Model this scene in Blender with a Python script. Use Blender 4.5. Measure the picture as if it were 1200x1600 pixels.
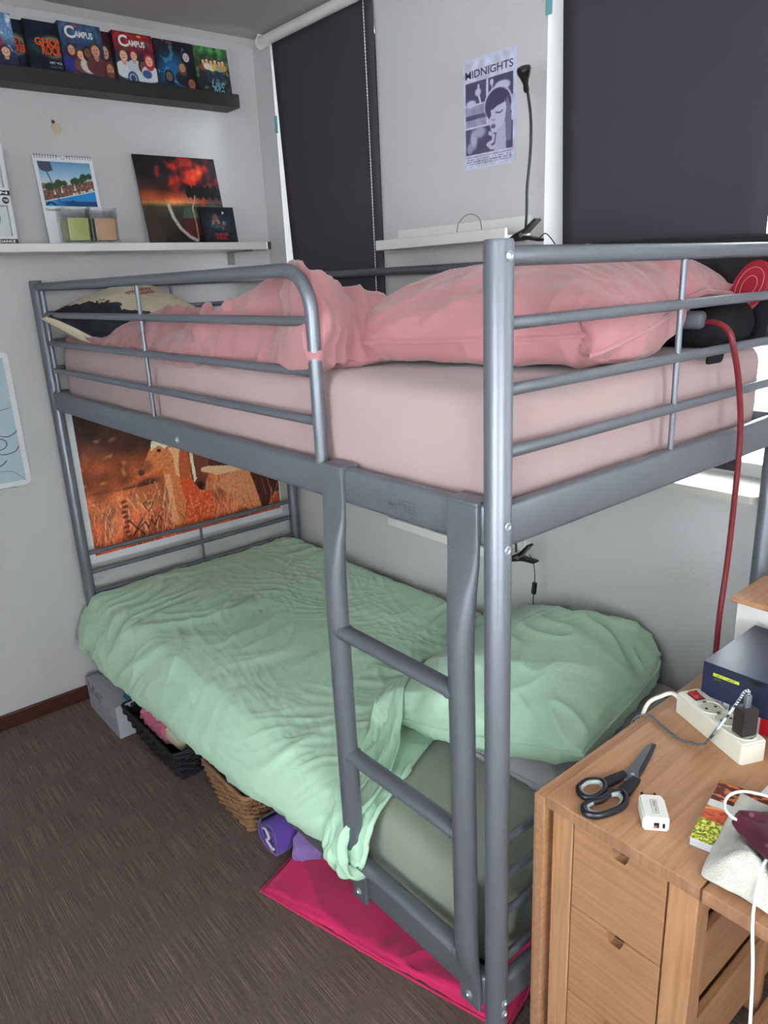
import bpy, bmesh, math, random
import numpy as np
from mathutils import Vector, Matrix, noise

S = bpy.context.scene
for o in list(bpy.data.objects):
    bpy.data.objects.remove(o, do_unlink=True)
C = S.collection

# ------------------------------------------------------------------ camera
# metres; X = across the bed towards the window wall, Y = along the bed towards the poster wall
cam_d = bpy.data.cameras.new('camera')
cam = bpy.data.objects.new('camera', cam_d)
C.objects.link(cam)
CP = Vector((-0.78074, -0.68746, 1.54919))
YAW, PIT, ROL, FPX = 0.88187, 0.30544, -0.04545, 1157.38832
fw = Vector((math.cos(PIT)*math.cos(YAW), math.cos(PIT)*math.sin(YAW), -math.sin(PIT)))
rt0 = fw.cross(Vector((0, 0, 1))).normalized()
up0 = rt0.cross(fw)
rt = rt0*math.cos(ROL) + up0*math.sin(ROL)
up = -rt0*math.sin(ROL) + up0*math.cos(ROL)
M3 = Matrix((rt, up, -fw)).transposed()
cam.matrix_world = Matrix.Translation(CP) @ M3.to_4x4()
cam_d.sensor_fit = 'VERTICAL'
cam_d.sensor_height = 36.0
cam_d.lens = FPX/1600.0*36.0
cam_d.clip_start = 0.02
S.camera = cam

# ------------------------------------------------------------------ light
S.view_settings.view_transform = 'Standard'
S.view_settings.look = 'None'
S.view_settings.gamma = 1
S.view_settings.use_curve_mapping = False
S.view_settings.exposure = 0.55

world = bpy.data.worlds.new('overcast_sky')
S.world = world
world.use_nodes = True
bg = world.node_tree.nodes['Background']
bg.inputs[0].default_value = (0.90, 0.95, 1.0, 1)
bg.inputs[1].default_value = 13.0

def area(name, loc, target, sx, sy, power, col):
    d = bpy.data.lights.new(name, 'AREA')
    d.shape = 'RECTANGLE'; d.size = sx; d.size_y = sy
    d.energy = power; d.color = col
    o = bpy.data.objects.new(name, d)
    C.objects.link(o)
    o.location = loc
    o.rotation_euler = (Vector(target)-Vector(loc)).to_track_quat('-Z', 'Y').to_euler()
    return o
# daylight at the side window; the rear and left lamps are added fill
area('daylight_side_window', (0.95, -1.45, 1.70), (-1.2, 0.1, 1.2), 1.3, 1.3, 7, (1.0, 0.99, 0.985))
area('added_fill_rear', (-1.25, -2.56, 1.65), (0.2, 1.0, 0.9), 1.4, 1.2, 6, (0.97, 0.985, 1.0))
area('added_fill_left', (-2.26, -0.80, 1.65), (0.6, 0.4, 0.9), 1.3, 1.2, 3, (1.0, 0.99, 0.985))

# ------------------------------------------------------------------ helpers
def lin(c):
    return tuple(((x/255.0)/12.92 if x/255.0 <= 0.04045 else ((x/255.0+0.055)/1.055)**2.4) for x in c[:3])

def srgb2lin(a):
    a = np.clip(a, 0, 255)/255.0
    return np.where(a <= 0.04045, a/12.92, ((a+0.055)/1.055)**2.4)

def V3(*a): return Vector(a)

def tag(o, label=None, cat=None, group=None, kind=None):
    if label: o['label'] = label
    if cat: o['category'] = cat
    if group: o['group'] = group
    if kind: o['kind'] = kind
    return o

def adopt(o, parent):
    o.parent = parent
    o.matrix_parent_inverse = Matrix.Translation(-parent_loc(parent))
def parent_loc(p):
    v = Vector(p.location)
    while p.parent:
        p = p.parent
    return v if p is None else Vector(p.location)

def obj(name, bm, mat, parent=None, smooth=False):
    me = bpy.data.meshes.new(name)
    bmesh.ops.recalc_face_normals(bm, faces=bm.faces)
    bm.to_mesh(me); bm.free()
    return meshobj(name, me, mat, parent, smooth)

def meshobj(name, me, mat, parent=None, smooth=False):
    o = bpy.data.objects.new(name, me)
    C.objects.link(o)
    if mat is not None:
        for m in (mat if isinstance(mat, (list, tuple)) else [mat]):
            me.materials.append(m)
    if smooth == 'auto':
        for p in me.polygons: p.use_smooth = True
        try: me.set_sharp_from_angle(angle=math.radians(35))
        except Exception: pass
    elif smooth:
        for p in me.polygons: p.use_smooth = True
    if parent is not None:
        o.parent = parent
        root = parent
        while root.parent: root = root.parent
        # parts are modelled in room coordinates: cancel the root's own position
        if parent is root:
            o.matrix_parent_inverse = Matrix.Translation(-Vector(root.location))
    return o

def thing(name, loc, label, cat, group=None):
    o = bpy.data.objects.new(name, None)
    C.objects.link(o)
    o.empty_display_size = 0.05
    o.location = loc
    return tag(o, label, cat, group)

def box(bm, lo, hi, bev=0.0, seg=2, mi=0):
    r = bmesh.ops.create_cube(bm, size=1.0)
    vs = r['verts']
    for v in vs:
        v.co = Vector([lo[k] if v.co[k] < 0 else hi[k] for k in range(3)])
    fs = {f for v in vs for f in v.link_faces}
    for f in fs: f.material_index = mi
    if bev > 0:
        es = list({e for v in vs for e in v.link_edges})
        bmesh.ops.bevel(bm, geom=es, offset=bev, segments=seg, affect='EDGES', profile=0.5)
    return vs

def cbox(name, lo, hi, mat, parent=None, bev=0.0, seg=2, smooth='auto'):
    bm = bmesh.new(); box(bm, lo, hi, bev, seg)
    return obj(name, bm, mat, parent, smooth if bev else False)

def rotbox(bm, c, size, rz=0, rx=0, ry=0, bev=0, seg=2):
    n0 = len(bm.verts)
    old = set(bm.verts)
    box(bm, (-size[0]/2, -size[1]/2, -size[2]/2), (size[0]/2, size[1]/2, size[2]/2), bev, seg)
    m = Matrix.Translation(Vector(c)) @ Matrix.Rotation(rz, 4, 'Z') @ Matrix.Rotation(ry, 4, 'Y') @ Matrix.Rotation(rx, 4, 'X')
    new = [v for v in bm.verts if v not in old]
    bmesh.ops.transform(bm, matrix=m, verts=new)

def smooth_path(pts, n=8):
    pts = [Vector(p) for p in pts]
    out = []
    for i in range(len(pts)-1):
        p0 = pts[max(i-1, 0)]; p1 = pts[i]; p2 = pts[i+1]; p3 = pts[min(i+2, len(pts)-1)]
        for k in range(n):
            t = k/n
            out.append(0.5*((2*p1)+(-p0+p2)*t+(2*p0-5*p1+4*p2-p3)*t*t+(-p0+3*p1-3*p2+p3)*t**3))
    out.append(pts[-1])
    return out

def tube(bm, pts, r, seg=12, ry=None, upv=None, caps=True, closed=False):
    pts = [Vector(p) for p in pts]
    n = len(pts)
    rr = r if isinstance(r, (list, tuple)) else [r]*n
    nrm = None; rings = []
    for i, p in enumerate(pts):
        if closed: t = (pts[(i+1) % n]-pts[i-1]).normalized()
        else: t = (pts[min(i+1, n-1)]-pts[max(i-1, 0)]).normalized()
        if nrm is None:
            a = Vector(upv) if upv else (Vector((0, 0, 1)) if abs(t.z) < 0.9 else Vector((1, 0, 0)))
            nrm = (a-t*a.dot(t)).normalized()
        else:
            nrm = (nrm-t*nrm.dot(t)).normalized()
        b = t.cross(nrm)
        ring = []
        for k in range(seg):
            a = 2*math.pi*k/seg
            ring.append(bm.verts.new(p+nrm*math.cos(a)*rr[i]+b*math.sin(a)*(ry if ry else rr[i])))
        rings.append(ring)
    m = n if closed else n-1
    for i in range(m):
        A = rings[i]; B = rings[(i+1) % n]
        for k in range(seg):
            bm.faces.new((A[k], A[(k+1) % seg], B[(k+1) % seg], B[k]))
    if caps and not closed:
        bm.faces.new(rings[0][::-1]); bm.faces.new(rings[-1])

def ctube(name, pts, r, mat, parent=None, seg=12, ry=None, upv=None, closed=False):
    bm = bmesh.new(); tube(bm, pts, r, seg, ry, upv, True, closed)
    return obj(name, bm, mat, parent, 'auto')

def lathe(bm, prof, c, seg=24, axis='Z'):
    c = Vector(c); rings = []
    for (r, z) in prof:
        ring = []
        for k in range(seg):
            a = 2*math.pi*k/seg
            v = Vector((r*math.cos(a), r*math.sin(a), z))
            if axis == 'X': v = Vector((v.z, v.x, v.y))
            if axis == 'Y': v = Vector((v.x, v.z, v.y))
            ring.append(bm.verts.new(c+v))
        rings.append(ring)
    for i in range(len(rings)-1):
        for k in range(seg):
            bm.faces.new((rings[i][k], rings[i][(k+1) % seg], rings[i+1][(k+1) % seg], rings[i+1][k]))
    bm.faces.new(rings[0][::-1]); bm.faces.new(rings[-1])

def prism(bm, poly, O, U, W, N, th):
    """closed 2-D outline poly [(u,w)] in the frame O,U,W, extruded by th along N"""
    O, U, W, N = Vector(O), Vector(U), Vector(W), Vector(N)
    a = [bm.verts.new(O+U*p[0]+W*p[1]) for p in poly]
    b = [bm.verts.new(O+U*p[0]+W*p[1]+N*th) for p in poly]
    bm.faces.new(a[::-1]); bm.faces.new(b)
    for i in range(len(poly)):
        j = (i+1) % len(poly)
        bm.faces.new((a[i], a[j], b[j], b[i]))

def rrect(w, h, r, n=5, x=0, y=0):
    out = []
    for cx, cy, a0 in ((w-r, r, -90), (w-r, h-r, 0), (r, h-r, 90), (r, r, 180)):
        for k in range(n+1):
            a = math.radians(a0+90*k/n)
            out.append((x+cx+r*math.cos(a), y+cy+r*math.sin(a)))
    return out

def lettering(name, s, O, U, W, height, mat, parent, bold=0.0, ext=0.0003, width=None, shear=0):
    """a line of writing as its own raised mesh; O = lower-left corner of the baseline"""
    cu = bpy.data.curves.new(name, 'FONT'); cu.body = s
    cu.size = 1.0; cu.offset = bold; cu.extrude = 0.0; cu.resolution_u = 3; cu.shear = shear
    t = bpy.data.objects.new(name, cu); C.objects.link(t)
    dg = bpy.context.evaluated_depsgraph_get(); dg.update()
    me = bpy.data.meshes.new_from_object(t.evaluated_get(dg))
    bpy.data.objects.remove(t, do_unlink=True)
    xs = [v.co.x for v in me.vertices]; x0, x1 = min(xs), max(xs)
    k = height/0.70
    kx = k if width is None else width/(x1-x0)
    U, W, O = Vector(U).normalized(), Vector(W).normalized(), Vector(O)
    N = U.cross(W)
    for v in me.vertices:
        v.co = O+U*((v.co.x-x0)*kx)+W*(v.co.y*k)+N*ext
    return meshobj(name, me, mat, parent)

# ------------------------------------------------------------------ materials
def nodes(m):
    nt = m.node_tree
    return nt, nt.nodes, nt.links, nt.nodes['Principled BSDF']

def mat(name, rgb, rough=0.5, metal=0.0, noise_amt=0.0, nscale=20, bump=0.0, bscale=200, spec=0.5, sheen=0.0, trans=0.0, stretch=None, bdist=0.001):
    m = bpy.data.materials.new(name); m.use_nodes = True
    nt, N, L, P = nodes(m)
    col = lin(rgb)
    P.inputs['Base Color'].default_value = (*col, 1)
    P.inputs['Roughness'].default_value = rough
    P.inputs['Metallic'].default_value = metal
    P.inputs['Specular IOR Level'].default_value = spec
    if sheen: P.inputs['Sheen Weight'].default_value = sheen
    if trans: P.inputs['Transmission Weight'].default_value = trans
    tc = N.new('ShaderNodeTexCoord'); mp = N.new('ShaderNodeMapping')
    L.new(tc.outputs['Object'], mp.inputs[0])
    if stretch: mp.inputs['Scale'].default_value = stretch
    if noise_amt:
        nz = N.new('ShaderNodeTexNoise'); nz.inputs['Scale'].default_value = nscale; nz.inputs['Detail'].default_value = 5
        L.new(mp.outputs[0], nz.inputs['Vector'])
        rp = N.new('ShaderNodeValToRGB')
        rp.color_ramp.elements[0].position = 0.3; rp.color_ramp.elements[1].position = 0.7
        rp.color_ramp.elements[0].color = (*[c*(1-noise_amt) for c in col], 1)
        rp.color_ramp.elements[1].color = (*[min(1, c*(1+noise_amt)) for c in col], 1)
        L.new(nz.outputs['Fac'], rp.inputs[0]); L.new(rp.outputs[0], P.inputs['Base Color'])
    if bump:
        nb = N.new('ShaderNodeTexNoise'); nb.inputs['Scale'].default_value = bscale; nb.inputs['Detail'].default_value = 4
        L.new(mp.outputs[0], nb.inputs['Vector'])
        bp = N.new('ShaderNodeBump'); bp.inputs['Strength'].default_value = bump; bp.inputs['Distance'].default_value = bdist
        L.new(nb.outputs['Fac'], bp.inputs['Height']); L.new(bp.outputs[0], P.inputs['Normal'])
    return m

def fabric(name, rgb, rough=0.9, weave=900, amt=0.06, bump=0.25, sheen=0.25, crease=0.35, cscale=18):
    """cloth: fine weave plus soft creasing in the bump"""
    m = mat(name, rgb, rough, 0, amt, 6, 0, 0, 0.2, sheen)
    nt, N, L, P = nodes(m)
    tc = N.new('ShaderNodeTexCoord')
    n1 = N.new('ShaderNodeTexNoise'); n1.inputs['Scale'].default_value = weave; n1.inputs['Detail'].default_value = 2
    n2 = N.new('ShaderNodeTexNoise'); n2.inputs['Scale'].default_value = cscale; n2.inputs['Detail'].default_value = 6; n2.inputs['Distortion'].default_value = 0.6; n2.inputs['Roughness'].default_value = 0.55
    L.new(tc.outputs['Object'], n1.inputs['Vector']); L.new(tc.outputs['Object'], n2.inputs['Vector'])
    b1 = N.new('ShaderNodeBump'); b1.inputs['Strength'].default_value = bump; b1.inputs['Distance'].default_value = 0.0006
    b2 = N.new('ShaderNodeBump'); b2.inputs['Strength'].default_value = crease; b2.inputs['Distance'].default_value = 0.012
    L.new(n2.outputs['Fac'], b2.inputs['Height']); L.new(n1.outputs['Fac'], b1.inputs['Height'])
    L.new(b2.outputs[0], b1.inputs['Normal']); L.new(b1.outputs[0], P.inputs['Normal'])
    return m

def wood(name, rgb, axis='X', stave=0.045, length=0.5, var=0.13):
    """solid wood glued from staves: grain streaks plus stave-to-stave tone"""
    m = bpy.data.materials.new(name); m.use_nodes = True
    nt, N, L, P = nodes(m)
    c = lin(rgb)
    tc = N.new('ShaderNodeTexCoord'); mp = N.new('ShaderNodeMapping')
    L.new(tc.outputs['Object'], mp.inputs[0])
    rot = {'X': (0, 0, 0), 'Y': (0, 0, math.pi/2), 'Z': (0, math.pi/2, 0)}[axis]
    mp.inputs['Rotation'].default_value = rot
    # staves
    br = N.new('ShaderNodeTexBrick')
    br.inputs['Scale'].default_value = 1.0
    br.inputs['Brick Width'].default_value = length; br.inputs['Row Height'].default_value = stave
    br.inputs['Mortar Size'].default_value = 0.0
    br.inputs['Color1'].default_value = (*[x*(1-var) for x in c], 1)
    br.inputs['Color2'].default_value = (*[min(1, x*(1+var*0.7)) for x in c], 1)
    L.new(mp.outputs[0], br.inputs['Vector'])
    mp2 = N.new('ShaderNodeMapping'); mp2.inputs['Scale'].default_value = (3, 60, 60)
    L.new(mp.outputs[0], mp2.inputs[0])
    nz = N.new('ShaderNodeTexNoise'); nz.inputs['Scale'].default_value = 2.2; nz.inputs['Detail'].default_value = 6; nz.inputs['Distortion'].default_value = 0.5
    L.new(mp2.outputs[0], nz.inputs['Vector'])
    rp = N.new('ShaderNodeValToRGB')
    rp.color_ramp.elements[0].position = 0.32; rp.color_ramp.elements[0].color = (0.76, 0.67, 0.60, 1)
    rp.color_ramp.elements[1].position = 0.62; rp.color_ramp.elements[1].color = (1.04, 1.02, 1.0, 1)
    L.new(nz.outputs['Fac'], rp.inputs[0])
    mx = N.new('ShaderNodeMix'); mx.data_type = 'RGBA'; mx.blend_type = 'MULTIPLY'; mx.inputs[0].default_value = 0.75
    L.new(br.outputs['Color'], mx.inputs[6]); L.new(rp.outputs[0], mx.inputs[7])
    # small knots
    vo = N.new('ShaderNodeTexVoronoi'); vo.inputs['Scale'].default_value = 13.0
    L.new(mp.outputs[0], vo.inputs['Vector'])
    rk = N.new('ShaderNodeValToRGB')
    rk.color_ramp.elements[0].position = 0.010; rk.color_ramp.elements[0].color = (0.30, 0.20, 0.13, 1)
    rk.color_ramp.elements[1].position = 0.028; rk.color_ramp.elements[1].color = (1, 1, 1, 1)
    L.new(vo.outputs['Distance'], rk.inputs[0])
    m2 = N.new('ShaderNodeMix'); m2.data_type = 'RGBA'; m2.blend_type = 'MULTIPLY'; m2.inputs[0].default_value = 1
    L.new(mx.outputs[2], m2.inputs[6]); L.new(rk.outputs[0], m2.inputs[7])
    L.new(m2.outputs[2], P.inputs['Base Color'])
    P.inputs['Roughness'].default_value = 0.42
    P.inputs['Specular IOR Level'].default_value = 0.4
    return m

def painted_mat(name, rough=0.45):
    m = bpy.data.materials.new(name); m.use_nodes = True
    nt, N, L, P = nodes(m)
    a = N.new('ShaderNodeVertexColor'); a.layer_name = 'print'
    L.new(a.outputs['Color'], P.inputs['Base Color'])
    P.inputs['Roughness'].default_value = rough
    P.inputs['Specular IOR Level'].default_value = 0.35
    return m

MT = {}
MT['metal'] = mat('silver_paint', (120, 124, 132), 0.42, 0.60, 0.03, 60, 0.06, 900)
MT['cap'] = mat('screw_cap', (170, 176, 184), 0.3, 0.6)
MT['wall'] = mat('wall_paint', (194, 191, 192), 0.9, 0, 0.015, 3, 0.5, 160, 0.2, bdist=0.0025)
MT['ceil'] = mat('ceiling_paint', (190, 186, 186), 0.95, 0, 0.01, 3, 0.2, 120, 0.2)
MT['white'] = mat('white_lacquer', (214, 212, 208), 0.45)
MT['whitep'] = mat('white_plastic', (226, 224, 216), 0.35)
MT['black'] = mat('black_plastic', (24, 24, 26), 0.4)
MT['blackfab'] = fabric('black_nylon', (26, 26, 30), 0.8, 500, 0.06, 0.25, 0.0)
MT['shelfblack'] = mat('black_foil', (30, 29, 32), 0.5)
MT['chrome'] = mat('brushed_steel', (150, 146, 140), 0.3, 0.9)
MT['sill'] = mat('sill_stone', (198, 194, 184), 0.4)
MT['pinksheet'] = fabric('pale_pink_jersey', (174, 149, 148), 0.95, 700, 0.025, 0.15, 0.2, 0.10, 9)
MT['pink'] = fabric('washed_pink_cotton', (172, 118, 121), 0.95, 800, 0.06, 0.25, 0.3, 0.22, 22)
MT['green'] = fabric('mint_cotton', (180, 216, 187), 0.95, 800, 0.03, 0.2, 0.2, 0.22, 24)
MT['greysheet'] = fabric('olive_grey_jersey', (140, 148, 134), 0.95, 600, 0.03, 0.15, 0.2, 0.05, 8)
MT['greypil'] = fabric('grey_cotton', (158, 157, 160), 0.95, 600, 0.03, 0.2, 0.2, 0.15, 14)
MT['blind'] = fabric('charcoal_blackout', (66, 62, 70), 0.95, 700, 0.03, 0.3, 0.0, 0.0)
MT['bead'] = mat('bead_plastic', (222, 218, 206), 0.3)
MT['print'] = painted_mat('printed_surface')
MT['printmatte'] = painted_mat('printed_fabric', 0.9)

# ------------------------------------------------------------------ the room
XW, YW, ZC = 0.97, 2.11, 2.44
XL, YB = -2.3, -2.6

def struct(name, bm, m, parent=None, smooth=False):
    o = obj(name, bm, m, parent, smooth)
    if parent is None: o['kind'] = 'structure'
    return o

# striped woven floor
fm = bpy.data.materials.new('woven_floor'); fm.use_nodes = True
nt, N, L, P = nodes(fm)
tc = N.new('ShaderNodeTexCoord')
def stretched(scale, sc, det=4):
    mp = N.new('ShaderNodeMapping'); mp.inputs['Scale'].default_value = scale
    L.new(tc.outputs['Object'], mp.inputs[0])
    n = N.new('ShaderNodeTexNoise'); n.inputs['Scale'].default_value = sc; n.inputs['Detail'].default_value = det
    L.new(mp.outputs[0], n.inputs['Vector'])
    return n
n1 = stretched((130, 1.2, 1), 5.0, 3)
n2 = stretched((1, 1, 1), 1.6, 3)
n3 = stretched((110, 14, 1), 4.0, 2)
rp = N.new('ShaderNodeValToRGB'); e = rp.color_ramp.elements
e[0].position = 0.30; e[0].color = (*lin((90, 76, 71)), 1)
e[1].position = 0.78; e[1].color = (*lin((170, 148, 132)), 1)
k = rp.color_ramp.elements.new(0.55); k.color = (*lin((113, 97, 91)), 1)
L.new(n1.outputs['Fac'], rp.inputs[0])
rq = N.new('ShaderNodeValToRGB'); e = rq.color_ramp.elements
e[0].position = 0.3; e[0].color = (0.80, 0.80, 0.80, 1); e[1].position = 0.7; e[1].color = (1.15, 1.12, 1.10, 1)
L.new(n3.outputs['Fac'], rq.inputs[0])
mx = N.new('ShaderNodeMix'); mx.data_type = 'RGBA'; mx.blend_type = 'MULTIPLY'; mx.inputs[0].default_value = 1
L.new(rp.outputs[0], mx.inputs[6]); L.new(rq.outputs[0], mx.inputs[7])
L.new(mx.outputs[2], P.inputs['Base Color'])
P.inputs['Roughness'].default_value = 0.75; P.inputs['Specular IOR Level'].default_value = 0.25
bp = N.new('ShaderNodeBump'); bp.inputs['Strength'].default_value = 0.4; bp.inputs['Distance'].default_value = 0.001
L.new(n1.outputs['Fac'], bp.inputs['Height']); L.new(bp.outputs[0], P.inputs['Normal'])
MT['floor'] = fm

bm = bmesh.new(); box(bm, (XL-0.1, YB-0.1, -0.1), (XW+0.25, YW+0.1, 0)); struct('floor', bm, fm)
bm = bmesh.new(); box(bm, (XL-0.1, YB-0.1, ZC), (XW+0.25, YW+0.1, ZC+0.1)); struct('ceiling', bm, MT['ceil'])
bm = bmesh.new(); box(bm, (XL-0.1, YW, 0), (XW+0.25, YW+0.1, ZC)); struct('wall_back', bm, MT['wall'])
bm = bmesh.new(); K0, K1 = -1.5, -0.1
box(bm, (XL-0.1, YB, 0), (XL, K0, ZC)); box(bm, (XL-0.1, K1, 0), (XL, YW, ZC))
box(bm, (XL-0.1, K0, 0), (XL, K1, 1.0)); box(bm, (XL-0.1, K0, 2.3), (XL, K1, ZC))
struct('wall_left', bm, MT['wall'])
# window wall on the right with its openings (y0, y1, z0, z1)
OPEN = [(1.375, 1.985, 1.01, 2.42), (0.025, 0.69, 1.01, 2.42), (-2.15, -0.80, 1.01, 2.42)]
bm = bmesh.new()
ys = YW
for (y0, y1, z0, z1) in OPEN:
    box(bm, (XW, y1, 0), (XW+0.25, ys, ZC))
    box(bm, (XW, y0, 0), (XW+0.25, y1, z0))
    box(bm, (XW, y0, z1), (XW+0.25, y1, ZC))
    ys = y0
box(bm, (XW, YB-0.1, 0), (XW+0.25, ys, ZC))
struct('wall_right', bm, MT['wall'])
bm = bmesh.new(); L0, L1 = -2.0, -0.5
box(bm, (XL-0.1, YB-0.1, 0), (L0, YB, ZC)); box(bm, (L1, YB-0.1, 0), (XW, YB, ZC))
box(bm, (L0, YB-0.1, 0), (L1, YB, 1.0)); box(bm, (L0, YB-0.1, 2.3), (L1, YB, ZC))
struct('wall_front', bm, MT['wall'])
# shallow coving strips where the walls meet the ceiling
bm = bmesh.new()
prism(bm, [(0, 0), (0.022, 0), (0, 0.022)], (XL, YW, ZC), (0, -1, 0), (0, 0, -1), (1, 0, 0), XW-XL)
struct('trim_1', bm, MT['ceil'])

MT['skirting'] = mat('dark_stained_wood', (74, 40, 30), 0.4, 0, 0.25, 12, 0.1, 60, 0.4, stretch=(1, 8, 8))
bm = bmesh.new(); box(bm, (XL, YW-0.013, 0), (XW, YW, 0.06), 0.004, 2); struct('baseboard_back', bm, MT['skirting'])
bm = bmesh.new(); box(bm, (XW-0.013, YB, 0), (XW, YW-0.013, 0.06), 0.004, 2); struct('baseboard_right', bm, MT['skirting'])

gm = bpy.data.materials.new('window_glass'); gm.use_nodes = True
nt = gm.node_tree; N = nt.nodes; L = nt.links
N.remove(N['Principled BSDF'])
tr = N.new('ShaderNodeBsdfTransparent'); gl = N.new('ShaderNodeBsdfGlossy'); gl.inputs['Roughness'].default_value = 0.02
tr.inputs[0].default_value = (0.96, 0.98, 0.97, 1)
fr = N.new('ShaderNodeFresnel'); fr.inputs[0].default_value = 1.45
ms = N.new('ShaderNodeMixShader')
L.new(fr.outputs[0], ms.inputs[0]); L.new(tr.outputs[0], ms.inputs[1]); L.new(gl.outputs[0], ms.inputs[2])
L.new(ms.outputs[0], N['Material Output'].inputs[0])
MT['glass'] = gm

def window(n, y0, y1, z0, z1, x=XW+0.13):
    bm = bmesh.new(); f = 0.05
    box(bm, (x, y0, z0), (x+0.06, y0+f, z1), 0.006); box(bm, (x, y1-f, z0), (x+0.06, y1, z1), 0.006)
    box(bm, (x+0.001, y0+f, z0), (x+0.059, y1-f, z0+f), 0.006); box(bm, (x+0.001, y0+f, z1-f), (x+0.059, y1-f, z1), 0.006)
    w = struct('window_%d' % n, bm, MT['white'], None, 'auto')
    cbox('pane', (x+0.025, y0+f-0.005, z0+f-0.005), (x+0.031, y1-f+0.005, z1-f+0.005), MT['glass'], w)
    return w
w1 = window(1, *OPEN[0]); w2 = window(2, *OPEN[1]); w3 = window(3, *OPEN[2])
# sills (stone slabs with rounded front corners)
def sill(y0, y1, parent):
    r = 0.015
    poly = [(XW+0.13, y0), (XW+0.13, y1), (0.945, y1)]
    poly += [(0.925+r-r*math.sin(math.radians(a)), y1-r+r*math.cos(math.radians(a))) for a in (0, 30, 60, 90)]
    poly += [(0.925+r-r*math.cos(math.radians(a)), y0+r-r*math.sin(math.radians(a))) for a in (0, 30, 60, 90)]
    bm = bmesh.new()
    prism(bm, poly, (0, 0, 1.008), (1, 0, 0), (0, 1, 0), (0, 0, 1), 0.018)
    return obj('window_sill', bm, MT['sill'], parent)
for (y0, y1, z0, z1), p in zip(OPEN, (w1, w2, w3)): sill(y0+0.002, y1-0.002, p)
# unseen window added behind the camera as an opening for fill light
bm = bmesh.new(); ya, yb = YB-0.08, YB-0.02
for lo, hi in (((L0, ya, 1.0), (L0+0.06, yb, 2.3)), ((L1-0.06, ya, 1.0), (L1, yb, 2.3)), ((L0+0.06, ya, 1.0), (L1-0.06, yb, 1.06)), ((L0+0.06, ya, 2.24), (L1-0.06, yb, 2.3)), ((-1.28, ya, 1.06), (-1.22, yb, 2.24))):
    box(bm, lo, hi, 0.005)
w4 = struct('window_4', bm, MT['white'], None, 'auto')
cbox('pane', (L0+0.055, ya+0.027, 1.055), (L1-0.055, ya+0.033, 2.245), MT['glass'], w4)
# unseen left-wall window, likewise put in to brighten the room
bm = bmesh.new(); xa, xb = XL-0.08, XL-0.02
for lo, hi in (((xa, K0, 1.0), (xb, K0+0.06, 2.3)), ((xa, K1-0.06, 1.0), (xb, K1, 2.3)), ((xa, K0+0.06, 1.0), (xb, K1-0.06, 1.06)), ((xa, K0+0.06, 2.24), (xb, K1-0.06, 2.3)), ((xa, -0.83, 1.06), (xb, -0.77, 2.24))):
    box(bm, lo, hi, 0.005)
w5 = struct('window_5', bm, MT['white'], None, 'auto')
cbox('pane', (xa+0.027, K0+0.055, 1.055), (xa+0.033, K1-0.055, 2.245), MT['glass'], w5)
# neighbouring pale brick building seen through the gap beside the blind
bk = bpy.data.materials.new('pale_brick'); bk.use_nodes = True
nt, N, L, P = nodes(bk)
br = N.new('ShaderNodeTexBrick'); br.inputs['Scale'].default_value = 1; br.inputs['Brick Width'].default_value = 0.22; br.inputs['Row Height'].default_value = 0.07; br.inputs['Mortar Size'].default_value = 0.006
br.inputs['Color1'].default_value = (0.82, 0.84, 0.82, 1); br.inputs['Color2'].default_value = (0.74, 0.76, 0.74, 1); br.inputs['Mortar'].default_value = (0.45, 0.47, 0.46, 1)
tc = N.new('ShaderNodeTexCoord'); mp = N.new('ShaderNodeMapping'); mp.inputs['Rotation'].default_value = (math.pi/2, 0, math.pi/2)
cb = N.new('ShaderNodeSeparateXYZ'); cc = N.new('ShaderNodeCombineXYZ')
L.new(tc.outputs['Object'], cb.inputs[0]); L.new(cb.outputs[1], cc.inputs[0]); L.new(cb.outputs[2], cc.inputs[1]); L.new(cc.outputs[0], br.inputs['Vector'])
L.new(br.outputs[0], P.inputs['Base Color']); P.inputs['Roughness'].default_value = 0.9
bm = bmesh.new(); box(bm, (4.0, -3.0, -2.0), (4.3, 6.0, 1.35)); struct('wall_outside', bm, bk)

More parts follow.
